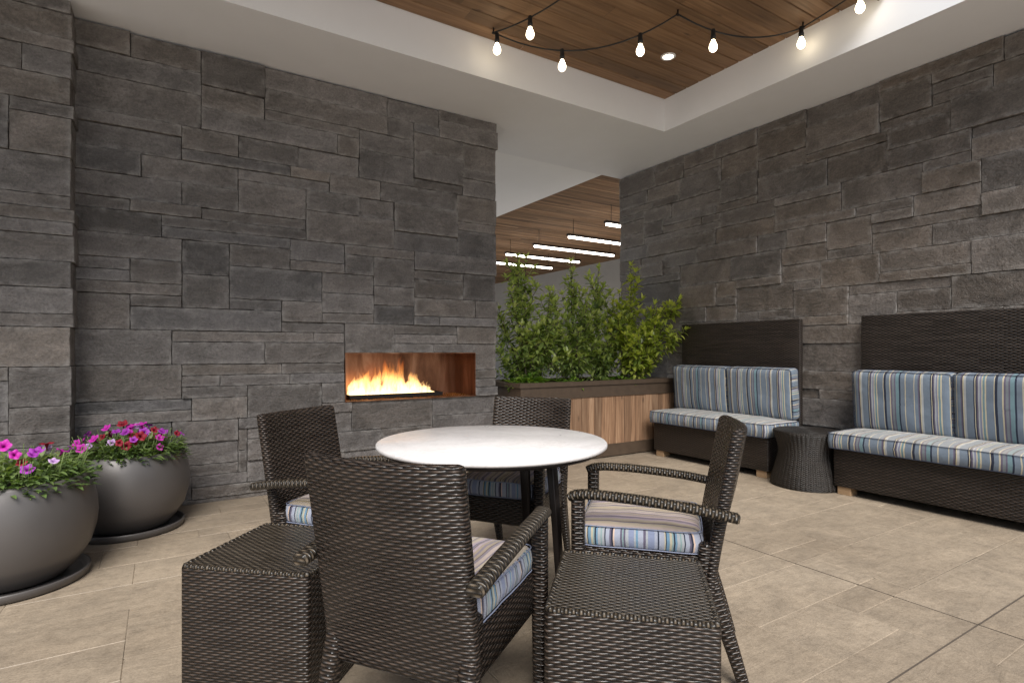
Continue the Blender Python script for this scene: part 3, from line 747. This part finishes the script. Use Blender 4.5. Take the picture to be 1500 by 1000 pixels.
# ------------------------------------------------------------------ cushions
def cushion(lx, ly, lz, crown=0.02, rad=0.022, nx=22, ny=16, seed=0, bulge=0.006, crease=0.5):
    """box cushion, origin at the centre of its underside; slot 0 faces, slot 1 boxing; u runs along x"""
    rs = random.Random(seed); so = rs.uniform(0, 60); mb = MB()
    loop0 = dense(rrect(lx, ly, rad*1.6, 4), 0.03)
    n = len(loop0)
    def ring(scale_in, z, out=0.0):
        L = []
        for (x, y) in loop0:
            d = Vector((x, y)).normalized()
            sx = (lx/2 - scale_in)/(lx/2); sy = (ly/2 - scale_in)/(ly/2)
            wob = noise.noise(Vector((x*12+so, y*12, z*20)))*0.006
            L.append((x*sx + d.x*(out+wob), y*sy + d.y*(out+wob), z + noise.noise(Vector((x*9+so, y*9, 3)))*.003))
        return L
    def cr(x, y):
        fx = max(0, 1-(2*x/lx)**4); fy = max(0, 1-(2*y/ly)**4)
        return crown*(fx*fy)**.6 + noise.noise(Vector((x*7+so, y*7, so)))*0.010*(fx*fy) + noise.noise(Vector((x*19+so, y*19, so)))*0.003
    # boxing
    rings = [ring(.006, .004), ring(0, .012, bulge*.3), ring(0, lz*.5, bulge), ring(0, lz-.010, bulge*.3), ring(.006, lz-.001)]
    ids = [[mb.vert(p) for p in L] for L in rings]
    per = [0.0]
    for i in range(n): per.append(per[-1] + (Vector(loop0[(i+1) % n]) - Vector(loop0[i])).length)
    for k in range(len(rings)-1):
        for i in range(n):
            j = (i+1) % n
            x0, y0 = loop0[i]; x1, y1 = loop0[j]
            if abs(x1-x0) >= abs(y1-y0): ua, ub = x0, x1
            else: ua, ub = y0 + .137, y1 + .137
            za, zb = rings[k][i][2], rings[k+1][i][2]
            mb.face([ids[k][i], ids[k][j], ids[k+1][j], ids[k+1][i]], [(ua, za), (ub, za), (ub, zb), (ua, zb)], 1, True)
    # top and bottom: concentric rings towards the centre line
    for sgn, base in ((1, ids[-1]), (-1, ids[0])):
        prev = base
        steps = [.018, .04, .07, .11, .16, .22, .30]
        mx = min(lx, ly)/2
        steps = [s for s in steps if s < mx*.92] + [mx*.94]
        for s in steps:
            L = []
            for (x, y) in loop0:
                sx = (lx/2 - s)/(lx/2); sy = (ly/2 - s)/(ly/2); X, Y = x*sx, y*sy
                z = lz + cr(X, Y) if sgn > 0 else 0.004 - 0.3*0
                L.append(mb.vert((X, Y, z)))
            for i in range(n):
                j = (i+1) % n
                q = [prev[i], prev[j], L[j], L[i]]
                if sgn < 0: q.reverse()
                mb.face(q, [(mb.v[k][0], mb.v[k][1]) for k in q], 0, True)
            prev = L
        q = prev if sgn > 0 else prev[::-1]
        # close with a strip
        h = n//2
        mb.face(q, [(mb.v[k][0], mb.v[k][1]) for k in q], 0, True)
    pipes = []
    for z, r in ((lz-.002, ring(-.001, lz-.001, bulge*.2)), (.006, ring(-.001, .006, bulge*.2))): pipes.append(r)
    return mb, pipes
def piping(pipes, r=0.0024):
    mb = MB()
    for L in pipes:
        n = len(L); loops = []
        for i in range(n + 1):
            p = Vector(L[i % n]); d = (Vector(L[(i+1) % n]) - Vector(L[(i-1) % n])).normalized()
            x = d.cross(Vector((0, 0, 1))).normalized(); y = Vector((0, 0, 1))
            loops.append([p + (x*math.cos(a) + y*math.sin(a))*r for a in (0, 1.05, 2.09, 3.14, 4.19, 5.24)])
        mb.loft(loops, cap=False)
    return mb

# ------------------------------------------------------------------ woven armchair (local: +y forward)
def catm(pts, n):
    out = []
    P = [Vector(p) for p in pts]; P = [P[0]*2 - P[1]] + P + [P[-1]*2 - P[-2]]
    for k in range(1, len(P)-2):
        for i in range(n):
            t = i/n; a, b, c, d = P[k-1], P[k], P[k+1], P[k+2]
            out.append(0.5*((2*b) + (c-a)*t + (2*a-5*b+4*c-d)*t*t + (3*b-a-3*c+d)*t**3))
    out.append(P[-2]); return out
def sweep(mb, path, w, h, rad, side=None, taper=None):
    """profile w (sideways) by h (along the other normal) swept along the path"""
    loops = []
    for k, p in enumerate(path):
        a, b = path[max(k-1, 0)], path[min(k+1, len(path)-1)]
        d = (b-a).normalized()
        sd = Vector(side or (1, 0, 0)); sd = (sd - d*sd.dot(d)).normalized(); nn = sd.cross(d)
        f = taper(k/(len(path)-1)) if taper else 1.0
        loops.append([p + sd*x*f + nn*y*f for x, y in dense(rrect(w, h, rad, 3), 0.02)])
    # rounded ends
    def cap(L, d):
        c = sum((Vector(q) for q in L), Vector())/len(L)
        return [c + (Vector(q)-c)*.8 + d*.006 for q in L]
    d0 = (path[0]-path[1]).normalized(); d1 = (path[-1]-path[-2]).normalized()
    loops = [cap(loops[0], d0)] + loops + [cap(loops[-1], d1)]
    mb.loft(loops)

def make_chair():
    ch = thing('armchair', '', 'chair')
    ch['group'] = 'woven armchairs round the white table'
    yb = lambda z: -.207 - (.083)*max(0, (z-.36)/.485)**1.1
    # backrest
    loops = []; W = .445
    zs = [.295, .30, .33] + [.33 + .505*k/16 for k in range(1, 17)] + [.842, .847]
    for z in zs:
        thk = .042; ww = W
        if z > .84: thk = .034 if z < .845 else .018; ww -= .006 if z < .845 else .02
        if z < .298: thk = .03
        L = []
        for x, y in ((px*ww/W, py*thk/.042) for px, py in dense(rrect(W, .042, .018, 4), .02)):
            k = 1-(2*x/W)**2
            sagy = -.034*k*min(1, max(0, (z-.30)/.35))
            zz = z - (0.004*k if z > .8 else 0)*((z-.8)/.045)
            L.append((x, yb(z) + sagy + y, zz))
        loops.append(L)
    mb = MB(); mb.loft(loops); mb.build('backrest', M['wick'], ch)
    for s in (-1, 1):
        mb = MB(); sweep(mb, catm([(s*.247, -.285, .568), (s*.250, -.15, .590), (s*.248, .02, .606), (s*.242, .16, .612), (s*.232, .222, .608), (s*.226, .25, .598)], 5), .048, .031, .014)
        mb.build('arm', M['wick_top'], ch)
        mb = MB(); sweep(mb, [Vector((s*.222, .226, z)) for z in (0.0, .1, .2, .3, .4, .5, .594)], .046, .046, .013, taper=lambda t: .82 + .18*min(1, t*2))
        mb.build('leg', M['wick'], ch)
        pth = catm([(s*.198, -.315, 0.0), (s*.197, -.272, .14), (s*.196, -.226, .28), (s*.196, -.198, .38), (s*.196, -.20, .46)], 4)
        mb = MB(); sweep(mb, pth, .046, .058, .015, taper=lambda t: .62 + .38*min(1, t*1.8))
        mb.build('leg', M['wick'], ch)
    # apron
    mb = MB(); loops = []
    for z, k in ((.300, .97), (.304, 1), (.412, 1), (.420, .975)):
        loops.append([(x*k, y*k + .004, z) for x, y in dense(rrect(.418, .44, .02, 3), .04)])
    mb.loft(loops); mb.build('seat_frame', M['wick'], ch)
    mb, pipes = cushion(.40, .415, .076, .020, .02, seed=5)
    cu = mb.build('cushion', [M['fab_top'], M['fab_side']], ch, (0, .022, .421))
    piping(pipes, .002).build('piping', M['pipe_l'], cu)
    return ch
FWD = Vector((.5318, .8469, 0)); RGT = Vector((.8469, -.5318, 0))
def cw(lat, dep, z=0.0): v = RGT*lat + FWD*dep; return (v.x, v.y, z)
def heading(fl, fd): v = RGT*fl + FWD*fd; return math.atan2(-v.x, v.y)
chair0 = make_chair()
for i, (lat, dep, fl, fd, lab) in enumerate((
        (-.204, 1.597, .375, .927, 'dark woven armchair in front with its back to the camera, largest of the four'),
        (.505, 2.088, -.966, .26, 'dark woven armchair on the right of the table, seen side on with both arms clear'),
        (.0015, 2.80, -.375, -.927, 'dark woven armchair beyond the table, in front of the planter'),
        (-.660, 2.33, .934, -.357, 'dark woven armchair left of the table, half hidden by the front armchair'))):
    c = chair0 if i == 0 else copy_tree(chair0)
    c.location = cw(lat, dep); c.rotation_euler = (0, 0, heading(fl, fd)); c['label'] = lab

# ------------------------------------------------------------------ round table
t = thing('dining_table', 'round white stone top dining table on dark splayed legs between the armchairs', 'table', cw(-.0795, 2.245), heading(0, 1))
mb = MB(); r = .457
mb.lathe([(.001, .724), (r-.006, .724), (r-.001, .728), (r, .733), (r-.001, .738), (r-.004, .742), (.001, .743)], n=96); o = mb.build('tabletop', M['top'], t)
mb = MB(); mb.lathe([(.001, .708), (.43, .708), (.436, .712), (.436, .7235), (.001, .7235)], n=72); mb.build('under_plate', M['metal'], t)
for k in range(4):
    a = R_(-30 + 90*k); d = Vector((math.cos(a), math.sin(a), 0))
    mb = MB(); sweep(mb, [d*.315 , d*.302 + Vector((0, 0, .2)), d*.285 + Vector((0, 0, .45)), d*.262 + Vector((0, 0, .708))], .044, .03, .006, side=Vector((-d.y, d.x, 0)), taper=lambda q: .62 + .38*q)
    mb.build('leg', M['metal'], t)

# ------------------------------------------------------------------ woven cube side tables
def make_cube(label):
    t = thing('cube_table', label, 'side table', group='square woven side tables')
    S = .44; Hh = .43
    mb = MB(); loops = []
    lp = dense(rrect(S, S, .014, 3), .05)
    for z, k in ((0, .99), (.004, 1), (.2, 1), (Hh-.012, 1), (Hh-.006, .996)): loops.append([(x*k, y*k, z) for x, y in lp])
    mb.loft(loops, cap=False); mb.build('side_panel', M['wick'], t)
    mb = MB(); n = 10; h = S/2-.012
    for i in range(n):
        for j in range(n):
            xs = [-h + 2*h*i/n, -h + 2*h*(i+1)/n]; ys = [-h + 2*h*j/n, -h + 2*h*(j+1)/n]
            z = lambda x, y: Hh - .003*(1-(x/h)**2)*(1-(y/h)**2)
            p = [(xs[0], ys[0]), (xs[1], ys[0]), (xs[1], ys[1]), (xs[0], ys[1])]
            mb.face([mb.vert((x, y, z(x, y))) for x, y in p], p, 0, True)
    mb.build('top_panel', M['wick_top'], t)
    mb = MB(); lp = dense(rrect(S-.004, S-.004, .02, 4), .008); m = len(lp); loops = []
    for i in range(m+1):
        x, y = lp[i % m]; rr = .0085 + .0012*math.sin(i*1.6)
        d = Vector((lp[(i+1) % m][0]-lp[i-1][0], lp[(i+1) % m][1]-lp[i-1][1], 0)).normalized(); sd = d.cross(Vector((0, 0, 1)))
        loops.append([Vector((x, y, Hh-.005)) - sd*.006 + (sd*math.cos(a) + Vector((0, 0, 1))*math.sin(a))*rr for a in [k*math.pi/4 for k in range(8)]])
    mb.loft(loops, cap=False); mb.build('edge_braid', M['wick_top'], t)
    return t
q = make_cube('square dark woven side table at bottom right, beside the front armchair')
q.location = cw(.343, 1.622); q.rotation_euler = (0, 0, heading(0, 1) + R_(-12))
q2 = copy_tree(q); q2['label'] = 'square dark woven side table at bottom left, nearest the flower pots'
q2.location = cw(-.785, 1.925); q2.rotation_euler = (0, 0, heading(0, 1) + R_(-10.5))

# ------------------------------------------------------------------ benches
def make_bench(y0, label):
    """local: length along +y from 0 to 1.35, front towards -x, back of the panel at x = 0"""
    b = thing('banquette', label, 'bench', (4.912, y0, 0), 0, 'striped banquettes along the stone wall')
    Lb = 1.35
    mb = MB(); loops = []
    for z, k in ((.062, .99), (.068, 1), (.34, 1), (.35, .99)):
        loops.append([(-.275 + x*k, Lb/2 + y*k, z) for x, y in dense(rrect(.45, Lb-.03, .012, 3), .08)])
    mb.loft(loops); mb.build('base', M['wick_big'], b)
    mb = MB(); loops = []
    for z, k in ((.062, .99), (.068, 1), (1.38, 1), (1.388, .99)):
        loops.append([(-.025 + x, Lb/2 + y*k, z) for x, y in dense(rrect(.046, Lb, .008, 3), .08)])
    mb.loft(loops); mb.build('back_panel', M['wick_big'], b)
    for x in (-.44, -.11):
        for y in (.09, Lb-.09):
            mb = MB(); mb.t = (.5, .3, .6)
            loops = [[(x+u*k, y+v*k, z) for u, v in rrect(.095, .10, .006, 2)] for z, k in ((0, .97), (.004, 1), (.0615, 1))]
            mb.loft(loops, smooth=False); mb.build('foot', M['foot'], b)
    mb, pipes = cushion(Lb, .505, .118, .024, .02, seed=11, bulge=.008)
    Rz = Matrix.Rotation(R_(90), 4, 'Z')
    def place(mb, Mx): mb.v = [tuple(Mx @ Vector(p)) for p in mb.v]
    Mx = Matrix.Translation((-.30, Lb/2, .352)) @ Rz
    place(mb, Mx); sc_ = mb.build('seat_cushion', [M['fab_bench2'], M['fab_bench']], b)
    pm = piping(pipes); place(pm, Mx); pm.build('piping', M['pipe'], sc_)
    for k in range(2):
        mb, pipes = cushion(Lb/2-.006, .46, .115, .03, .02, seed=20+k, bulge=.007)
        # stand it up: cushion x -> bench y, cushion y -> up, thickness -> -x
        Mx = Matrix.Translation((-.058, Lb*(.25+.5*k), .487 + .23)) @ Matrix.Rotation(R_(-5), 4, 'Y') @ Matrix(((0, 0, -1, 0), (1 if True else 0, 0, 0, 0), (0, 1, 0, 0), (0, 0, 0, 1)))
        place(mb, Mx)
        mb.f = [tuple(reversed(f)) for f in mb.f]; mb.uv = [list(reversed(u)) for u in mb.uv]
        bc = mb.build('back_cushion', [M['fab_bench'], M['fab_bench']], b)
        pm = piping(pipes); place(pm, Mx); pm.build('piping', M['pipe'], bc)
    return b
b1 = make_bench(2.875, 'blue striped woven banquette beside the planter, whole bench in view')
b2 = copy_tree(b1); b2.location = (4.912, 1.01, 0); b2['label'] = 'blue striped woven banquette at the right edge, cut off by the picture'

# drum table between them
t = thing('drum_table', 'small dark woven hourglass drum table between the two banquettes', 'side table', (4.50, 2.60, 0))
prof = [(.268, 0), (.274, .006), (.272, .04), (.258, .10), (.238, .17), (.222, .23), (.215, .27), (.217, .31), (.228, .36), (.246, .41), (.256, .435), (.254, .447), (.246, .452)]
mb = MB(); n = 144; loops = []
for r, z in prof:
    loops.append([((r + .0028*math.cos(48*2*math.pi*i/n))*math.cos(2*math.pi*i/n), (r + .0028*math.cos(48*2*math.pi*i/n))*math.sin(2*math.pi*i/n), z) for i in range(n)])
mb.loft(loops, cap=False); mb.build('body', M['wick_drum'], t)
mb = MB(); loops = []
for k in range(14):
    r = .246*(1-k/13) + .001; loops.append([(r*math.cos(2*math.pi*i/64), r*math.sin(2*math.pi*i/64), .451 + .0025*(k % 2)) for i in range(64)])
mb.loft(loops, cap=False); mb.build('top_panel', M['wick_drum'], t)

# ------------------------------------------------------------------ planter
pl = thing('planter_box', 'long planter box of brown vertical boards with dark trim, under the shrubs', 'planter', (2.82, 4.35, 0))
LX, LY, HT = 2.095, .80, .796
mb = MB()   # cap: flat boards round the rim
cw_ = .10
mb.box(0, LX, 0, cw_, HT-.042, HT); mb.box(0, cw_, cw_+.0005, LY-cw_, HT-.0425, HT-.0005); mb.box(0, LX, LY-cw_+.0005, LY, HT-.042, HT); mb.box(LX-cw_, LX, cw_+.0005, LY-cw_, HT-.0425, HT-.0005)
mb.build('cap', M['trim'], pl)
mb = MB(); a = .018
mb.box(a, LX, a, a+.02, HT-.165, HT-.0435); mb.box(a, a+.02, a+.0205, LY, HT-.165, HT-.0435)
mb.build('upper_rail', M['trim'], pl)
mb = MB(); mb.box(a, LX, a, a+.02, .012, .135); mb.box(a, a+.02, a+.0205, LY, .012, .135)
mb.build('skirt', M['trim'], pl)
rs = random.Random(44); mb = MB()
x = .03
while x < LX:
    w = rs.uniform(.075, .125); x1 = min(x + w, LX)
    mb.t = (min(1, max(0, rs.gauss(.5, .3))), rs.random(), rs.random())
    dy = rs.uniform(0, .005)
    mb.box(x+.001, x1-.001, .026+dy, .05, .136, HT-.166, skip='kb', uo=(rs.uniform(0, 3), rs.uniform(0, 3))); x = x1
y = .052
while y < LY:
    w = rs.uniform(.075, .125); y1 = min(y + w, LY); mb.t = (min(1, max(0, rs.gauss(.5, .3))), rs.random(), rs.random())
    mb.box(.026, .05, y+.001, y1-.001, .136, HT-.166, skip='r', uo=(rs.uniform(0, 3), 0)); y = y1
mb.build('board_panel', M['reclaimed'], pl)
mb = MB(); mb.box(.052, LX, .052, LY-.02, .05, HT-.09); mb.build('soil', M['soil'], pl)

def leaf(mb, p, d, up, L, W, fold=.18, droop=.25, mi=0):
    """a folded pointed leaf from p along d"""
    d = d.normalized(); sd = d.cross(up)
    if sd.length < 1e-3: sd = d.cross(Vector((1, 0, 0)))
    sd.normalize(); nn = sd.cross(d)
    def P(s, t): return p + d*(L*s) + sd*(W*t) + nn*(abs(t)*W*fold*2 - droop*L*s*s)
    a = mb.vert(P(0, 0)); m1 = mb.vert(P(.35, 0)); m2 = mb.vert(P(.7, 0)); e = mb.vert(P(1, 0))
    l1 = mb.vert(P(.33, .5)); l2 = mb.vert(P(.68, .40)); r1 = mb.vert(P(.33, -.5)); r2 = mb.vert(P(.68, -.40))
    u = lambda t, s: (.5 + t, s)
    for f, uv in (((a, m1, l1), ((.5, 0), (.5, .35), (1, .33))), ((m1, m2, l2, l1), ((.5, .35), (.5, .7), (.9, .68), (1, .33))), ((m2, e, l2), ((.5, .7), (.5, 1), (.9, .68))),
                  ((a, r1, m1), ((.5, 0), (0, .33), (.5, .35))), ((m1, r1, r2, m2), ((.5, .35), (0, .33), (.1, .68), (.5, .7))), ((m2, r2, e), ((.5, .7), (.1, .68), (.5, 1)))):
        mb.face(f, list(uv), mi, True)

def shrub(loc, stems, label, mat, seed, leafL=(.062, .115), dens=.85, group='shrubs in the planter'):
    rs = random.Random(seed)
    t = thing('laurel_shrub', label, 'shrub', loc, 0, group)
    sm = MB(); lm = MB()
    for (bx, by, tx, ty, h, side) in stems:
        base = Vector((bx, by, 0)); top = Vector((tx, ty, h))
        mid = base.lerp(top, .5) + Vector((rs.uniform(-.06, .06), rs.uniform(-.05, .05), .05))
        pts = [base*(1-s)**2 + mid*2*s*(1-s) + top*s*s for s in [k/14 for k in range(15)]]
        sm.tube(pts, [.009*(1-.75*k/14) + .0012 for k in range(15)], 6)
        # twigs
        twigs = [(pts, 1.0)]
        for k in range(int(side*1.35)):
            s = rs.uniform(.12, .92); i = int(s*14); p = pts[i]
            an = rs.uniform(0, 2*math.pi); ln = rs.uniform(.16, .34)*(1.12-s*.75)
            tip = p + Vector((math.cos(an)*ln*.85, math.sin(an)*ln*.55, ln*rs.uniform(.35, .95)))
            tp = [p.lerp(tip, q/6) + Vector((0, 0, -.03*math.sin(q/6*math.pi))) for q in range(7)]
            sm.tube(tp, [.004*(1-.6*q/6) + .0008 for q in range(7)], 5); twigs.append((tp, .6))
        for tp, wgt in twigs:
            ln = sum((tp[k+1]-tp[k]).length for k in range(len(tp)-1))
            cnt = int(ln/.0125*dens); ph = rs.uniform(0, 6)
            for q in range(cnt):
                s = (q + rs.random())/cnt
                if wgt == 1.0 and s < .25: continue
                f = s*(len(tp)-1); i = min(int(f), len(tp)-2); p = tp[i].lerp(tp[i+1], f-i); ax = (tp[i+1]-tp[i]).normalized()
                ph += 2.4 + rs.uniform(-.4, .4)
                ref = ax.cross(Vector((1, .2, 0))).normalized(); rf2 = ax.cross(ref)
                out = ref*math.cos(ph) + rf2*math.sin(ph)
                d = out*1.0 + ax*rs.uniform(.25, .9) + Vector((0, 0, rs.uniform(-.35, .2)))
                L = rs.uniform(*leafL)*(1.05 - .35*s if wgt == 1 else 1)
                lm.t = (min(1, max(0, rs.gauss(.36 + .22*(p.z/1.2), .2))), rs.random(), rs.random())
                leaf(lm, p, d, Vector((rs.uniform(-.3, .3), rs.uniform(-.3, .3), 1)), L, L*rs.uniform(.34, .44), rs.uniform(.08, .25), rs.uniform(.05, .35))
            # tip rosette
            for q in range(5):
                an = q*1.257 + ph; ax = (tp[-1]-tp[-2]).normalized()
                d = ax + Vector((math.cos(an), math.sin(an), 0))*rs.uniform(.35, .8)
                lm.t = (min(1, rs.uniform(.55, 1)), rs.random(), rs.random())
                leaf(lm, tp[-1], d, Vector((0, 0, 1)), rs.uniform(*leafL)*.8, .028, .15, .15)
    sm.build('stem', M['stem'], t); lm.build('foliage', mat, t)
    return t
SZ = HT - .088
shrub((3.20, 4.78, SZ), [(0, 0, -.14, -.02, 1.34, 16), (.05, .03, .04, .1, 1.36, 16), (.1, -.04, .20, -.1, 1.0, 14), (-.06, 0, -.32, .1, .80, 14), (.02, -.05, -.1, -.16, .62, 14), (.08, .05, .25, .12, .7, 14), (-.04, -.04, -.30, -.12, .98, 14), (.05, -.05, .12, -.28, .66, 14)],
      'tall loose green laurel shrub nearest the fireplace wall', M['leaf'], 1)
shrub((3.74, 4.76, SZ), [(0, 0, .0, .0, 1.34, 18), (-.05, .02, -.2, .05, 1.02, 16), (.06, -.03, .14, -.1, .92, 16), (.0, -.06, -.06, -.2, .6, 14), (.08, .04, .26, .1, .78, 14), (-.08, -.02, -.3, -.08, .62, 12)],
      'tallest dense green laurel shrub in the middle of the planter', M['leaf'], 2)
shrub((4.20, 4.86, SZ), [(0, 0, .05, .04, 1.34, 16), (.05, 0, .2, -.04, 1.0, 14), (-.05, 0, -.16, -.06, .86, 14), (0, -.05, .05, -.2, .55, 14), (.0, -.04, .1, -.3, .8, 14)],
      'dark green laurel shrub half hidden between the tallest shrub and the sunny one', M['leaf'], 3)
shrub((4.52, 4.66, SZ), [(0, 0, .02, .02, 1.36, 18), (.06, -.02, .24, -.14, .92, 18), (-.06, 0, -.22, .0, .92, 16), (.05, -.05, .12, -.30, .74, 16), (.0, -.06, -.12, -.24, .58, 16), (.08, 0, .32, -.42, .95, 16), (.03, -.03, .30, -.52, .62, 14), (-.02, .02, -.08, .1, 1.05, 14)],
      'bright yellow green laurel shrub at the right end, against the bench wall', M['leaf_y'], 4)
def clump(loc, label, seed, n, rx, ry, hz):
    rs = random.Random(seed); lm = MB()
    for k in range(n):
        a = rs.uniform(0, 2*math.pi); q = math.sqrt(rs.random()); p = Vector((math.cos(a)*q*rx, math.sin(a)*q*ry, rs.uniform(0, hz)*(1-q*.6)))
        lm.t = (rs.random(), rs.random(), rs.random()); d = Vector((math.cos(a), math.sin(a)*.8, rs.uniform(-.1, 1.0)))
        L = rs.uniform(.05, .09); leaf(lm, p, d, Vector((0, 0, 1)), L, L*.5, .15, .4)
    return tag(lm.build('leafy_plant', M['leaf_g'], None, loc), label, 'plant', 'low plants at the planter rim')
clump((3.06, 4.56, SZ + .02), 'fresh light green leafy clump at the left end of the planter rim', 1, 240, .22, .12, .17)
clump((3.55, 4.50, SZ + .02), 'small yellow green leafy clump hanging over the planter rim below the tallest shrub', 2, 110, .2, .09, .12)
clump((4.25, 4.52, SZ + .02), 'low green leafy clump on the planter rim below the sunny shrub', 3, 150, .3, .1, .12)

# ------------------------------------------------------------------ flower pots
def make_pot(label, loc, s=1.0):
    t = thing('flower_pot', label, 'pot', (loc[0], loc[1], .022), 0, 'round grey flower pots')
    prof = [(.001, .0), (.19, .0), (.215, .008), (.262, .06), (.305, .13), (.328, .21), (.335, .275), (.330, .345), (.315, .41), (.297, .455), (.292, .466), (.285, .468), (.279, .462), (.280, .44), (.29, .40)]
    mb = MB(); mb.lathe([(r*s, z*s) for r, z in prof], n=96); mb.build('bowl', M['pot'], t)
    mb = MB(); mb.lathe([(.001, .425*s), (.288*s, .415*s)], n=48); mb.build('soil', M['soil'], t)
    sa = MB(); sa.lathe([(.001, .018), (.27*s, .018), (.285*s, .022), (.292*s, .042), (.302*s, .044), (.305*s, .038), (.298*s, .008), (.285*s, .001), (.001, .001)], n=80)
    return t, sa
def petunia(loc, label, seed, s=1.0, nfl=34, weights=(5, 3, 2, 2)):
    rs = random.Random(seed); t = thing('petunia_plant', label, 'flowers', loc, 0, 'petunias in the grey pots')
    lm = MB(); R = .30*s
    for k in range(1500):
        a = rs.uniform(0, 2*math.pi); q = math.sqrt(rs.random())*1.04
        p = Vector((math.cos(a)*q*R, math.sin(a)*q*R, rs.uniform(-.02, .12)*(1-.45*q*q) + (-.03 if q > .98 else 0)))
        lm.t = (min(1, max(0, rs.gauss(.35 + p.z*3.2, .2))), rs.random(), rs.random())
        d = Vector((math.cos(a)*q + rs.uniform(-.6, .6), math.sin(a)*q + rs.uniform(-.6, .6), rs.uniform(0, 1.1)))
        L = rs.uniform(.03, .055); leaf(lm, p, d, Vector((0, 0, 1)), L, L*.42, .15, .4)
    for k in range(90):
        a = rs.uniform(0, 2*math.pi); q = math.sqrt(rs.random()); p = Vector((math.cos(a)*q*R*.9, math.sin(a)*q*R*.9, .0)); e = p + Vector((math.cos(a)*.04, math.sin(a)*.04, rs.uniform(.08, .16)))
        lm.t = (.8, .5, .5); lm.tube([p, p.lerp(e, .5) + Vector((0, 0, .01)), e], .0015, 4)
    lm.build('foliage', M['leaf_p'], t)
    meshes = {}
    kinds = ['magenta', 'crimson', 'lilac', 'purple']
    for kd in kinds:
        fm = MB(); n = 25
        ring = lambda rad, z, lob: [(rad*(1 + lob*math.cos(5*2*math.pi*i/n))*math.cos(2*math.pi*i/n), rad*(1 + lob*math.cos(5*2*math.pi*i/n))*math.sin(2*math.pi*i/n), z + .004*math.cos(5*2*math.pi*i/n)*(rad/.03)) for i in range(n)]
        L = [ring(.0025, -.035, 0), ring(.004, -.018, 0), ring(.008, -.002, .02), ring(.019, .006, .06), ring(.030, .004, .12)]
        fm.loft(L, cap=False, vs=[0, .1, .25, .6, 1.0]); meshes[kd] = fm
    made = {}
    for k in range(nfl):
        kd = rs.choices(kinds, weights)[0]
        a = rs.uniform(0, 2*math.pi); q = math.sqrt(rs.random())
        p = Vector((math.cos(a)*q*R*.97, math.sin(a)*q*R*.97, .075 + .075*(1-q*q) + rs.uniform(-.03, .04)))
        if kd not in made:
            f = meshes[kd].build('flower', M['petal_'+kd], t); made[kd] = f
        else:
            f = made[kd].copy(); C.objects.link(f); f.parent = t
        f.location = p
        d = Vector((math.cos(a)*q*.8 + rs.uniform(-.5, .3), math.sin(a)*q*.8 + rs.uniform(-.9, .1), rs.uniform(.35, .9))).normalized()
        f.rotation_euler = d.to_track_quat('Z', 'Y').to_euler(); sc_ = rs.uniform(.6, 1.02); f.scale = (sc_,)*3
    return t
POT2 = (-.17, 4.19); p1 = cw(-2.384, 2.65); POT1 = (p1[0], p1[1])
pa, sa = make_pot('round grey flower pot beside the slate wall, the farther of the two', POT2, .985)
tag(sa.build('pot_saucer', M['pot'], None, (POT2[0], POT2[1], 0)), 'round grey saucer under the flower pot by the slate wall', 'saucer', 'saucers under the flower pots')
pb, sb = make_pot('round grey flower pot at the left edge, nearer the camera', POT1, 1.02)
tag(sb.build('pot_saucer', M['pot'], None, (POT1[0], POT1[1], 0)), 'round grey saucer under the left edge flower pot', 'saucer', 'saucers under the flower pots')
petunia((POT2[0], POT2[1], .46), 'dense magenta and red petunias filling the pot by the slate wall', 5, .98, 48, (6, 4, 1, 2))
petunia((POT1[0], POT1[1], .475), 'looser pink, red and lilac petunias in the left edge pot', 9, 1.0, 30, (4, 4, 3, 2))

# ------------------------------------------------------------------ light, sky, camera
SUN_EL, SX, SY = R_(47), -.42, -.907
w = bpy.data.worlds.new('World'); sc.world = w; w.use_nodes = True; nt = w.node_tree; g = N(nt)
sky = g.n('ShaderNodeTexSky', sky_type='NISHITA'); sky.sun_disc = False; sky.sun_elevation = SUN_EL; sky.sun_rotation = math.atan2(SX, SY)
hs = g.n('ShaderNodeHueSaturation'); hs.inputs['Saturation'].default_value = 0.55; g.link(sky.outputs[0], hs.inputs['Color'])
bg = nt.nodes['Background']; g.link(hs.outputs[0], bg.inputs[0]); bg.inputs[1].default_value = 0.15
sl = bpy.data.lights.new('sun', 'SUN'); sl.energy = 5.4; sl.angle = R_(34); sl.color = (1.0, 0.97, 0.925)
so = bpy.data.objects.new('sun', sl); C.objects.link(so)
sd = Vector((SX*math.cos(SUN_EL), SY*math.cos(SUN_EL), math.sin(SUN_EL)))
so.rotation_euler = sd.to_track_quat('Z', 'Y').to_euler(); so.location = (-8, 8, 8)

cam = bpy.data.cameras.new('camera'); co = bpy.data.objects.new('camera', cam); C.objects.link(co)
co.location = (0, 0, 1.10); co.rotation_euler = (R_(90), 0, -math.atan2(.5318, .8469))
cam.sensor_width = 36; cam.lens = 36*818.14/1500; cam.shift_y = 14/1500; cam.clip_end = 2000; cam.clip_start = .05
sc.camera = co
sc.view_settings.view_transform = 'Standard'; sc.view_settings.look = 'None'; sc.view_settings.exposure = 0; sc.view_settings.gamma = 1
cy = sc.cycles
cy.use_denoising = True
try: cy.denoiser = 'OPENIMAGEDENOISE'
except Exception: pass
cy.max_bounces = 10; cy.diffuse_bounces = 6; cy.glossy_bounces = 4; cy.transmission_bounces = 4; cy.volume_bounces = 0
cy.sample_clamp_indirect = 6.0; cy.caustics_reflective = False; cy.caustics_refractive = False
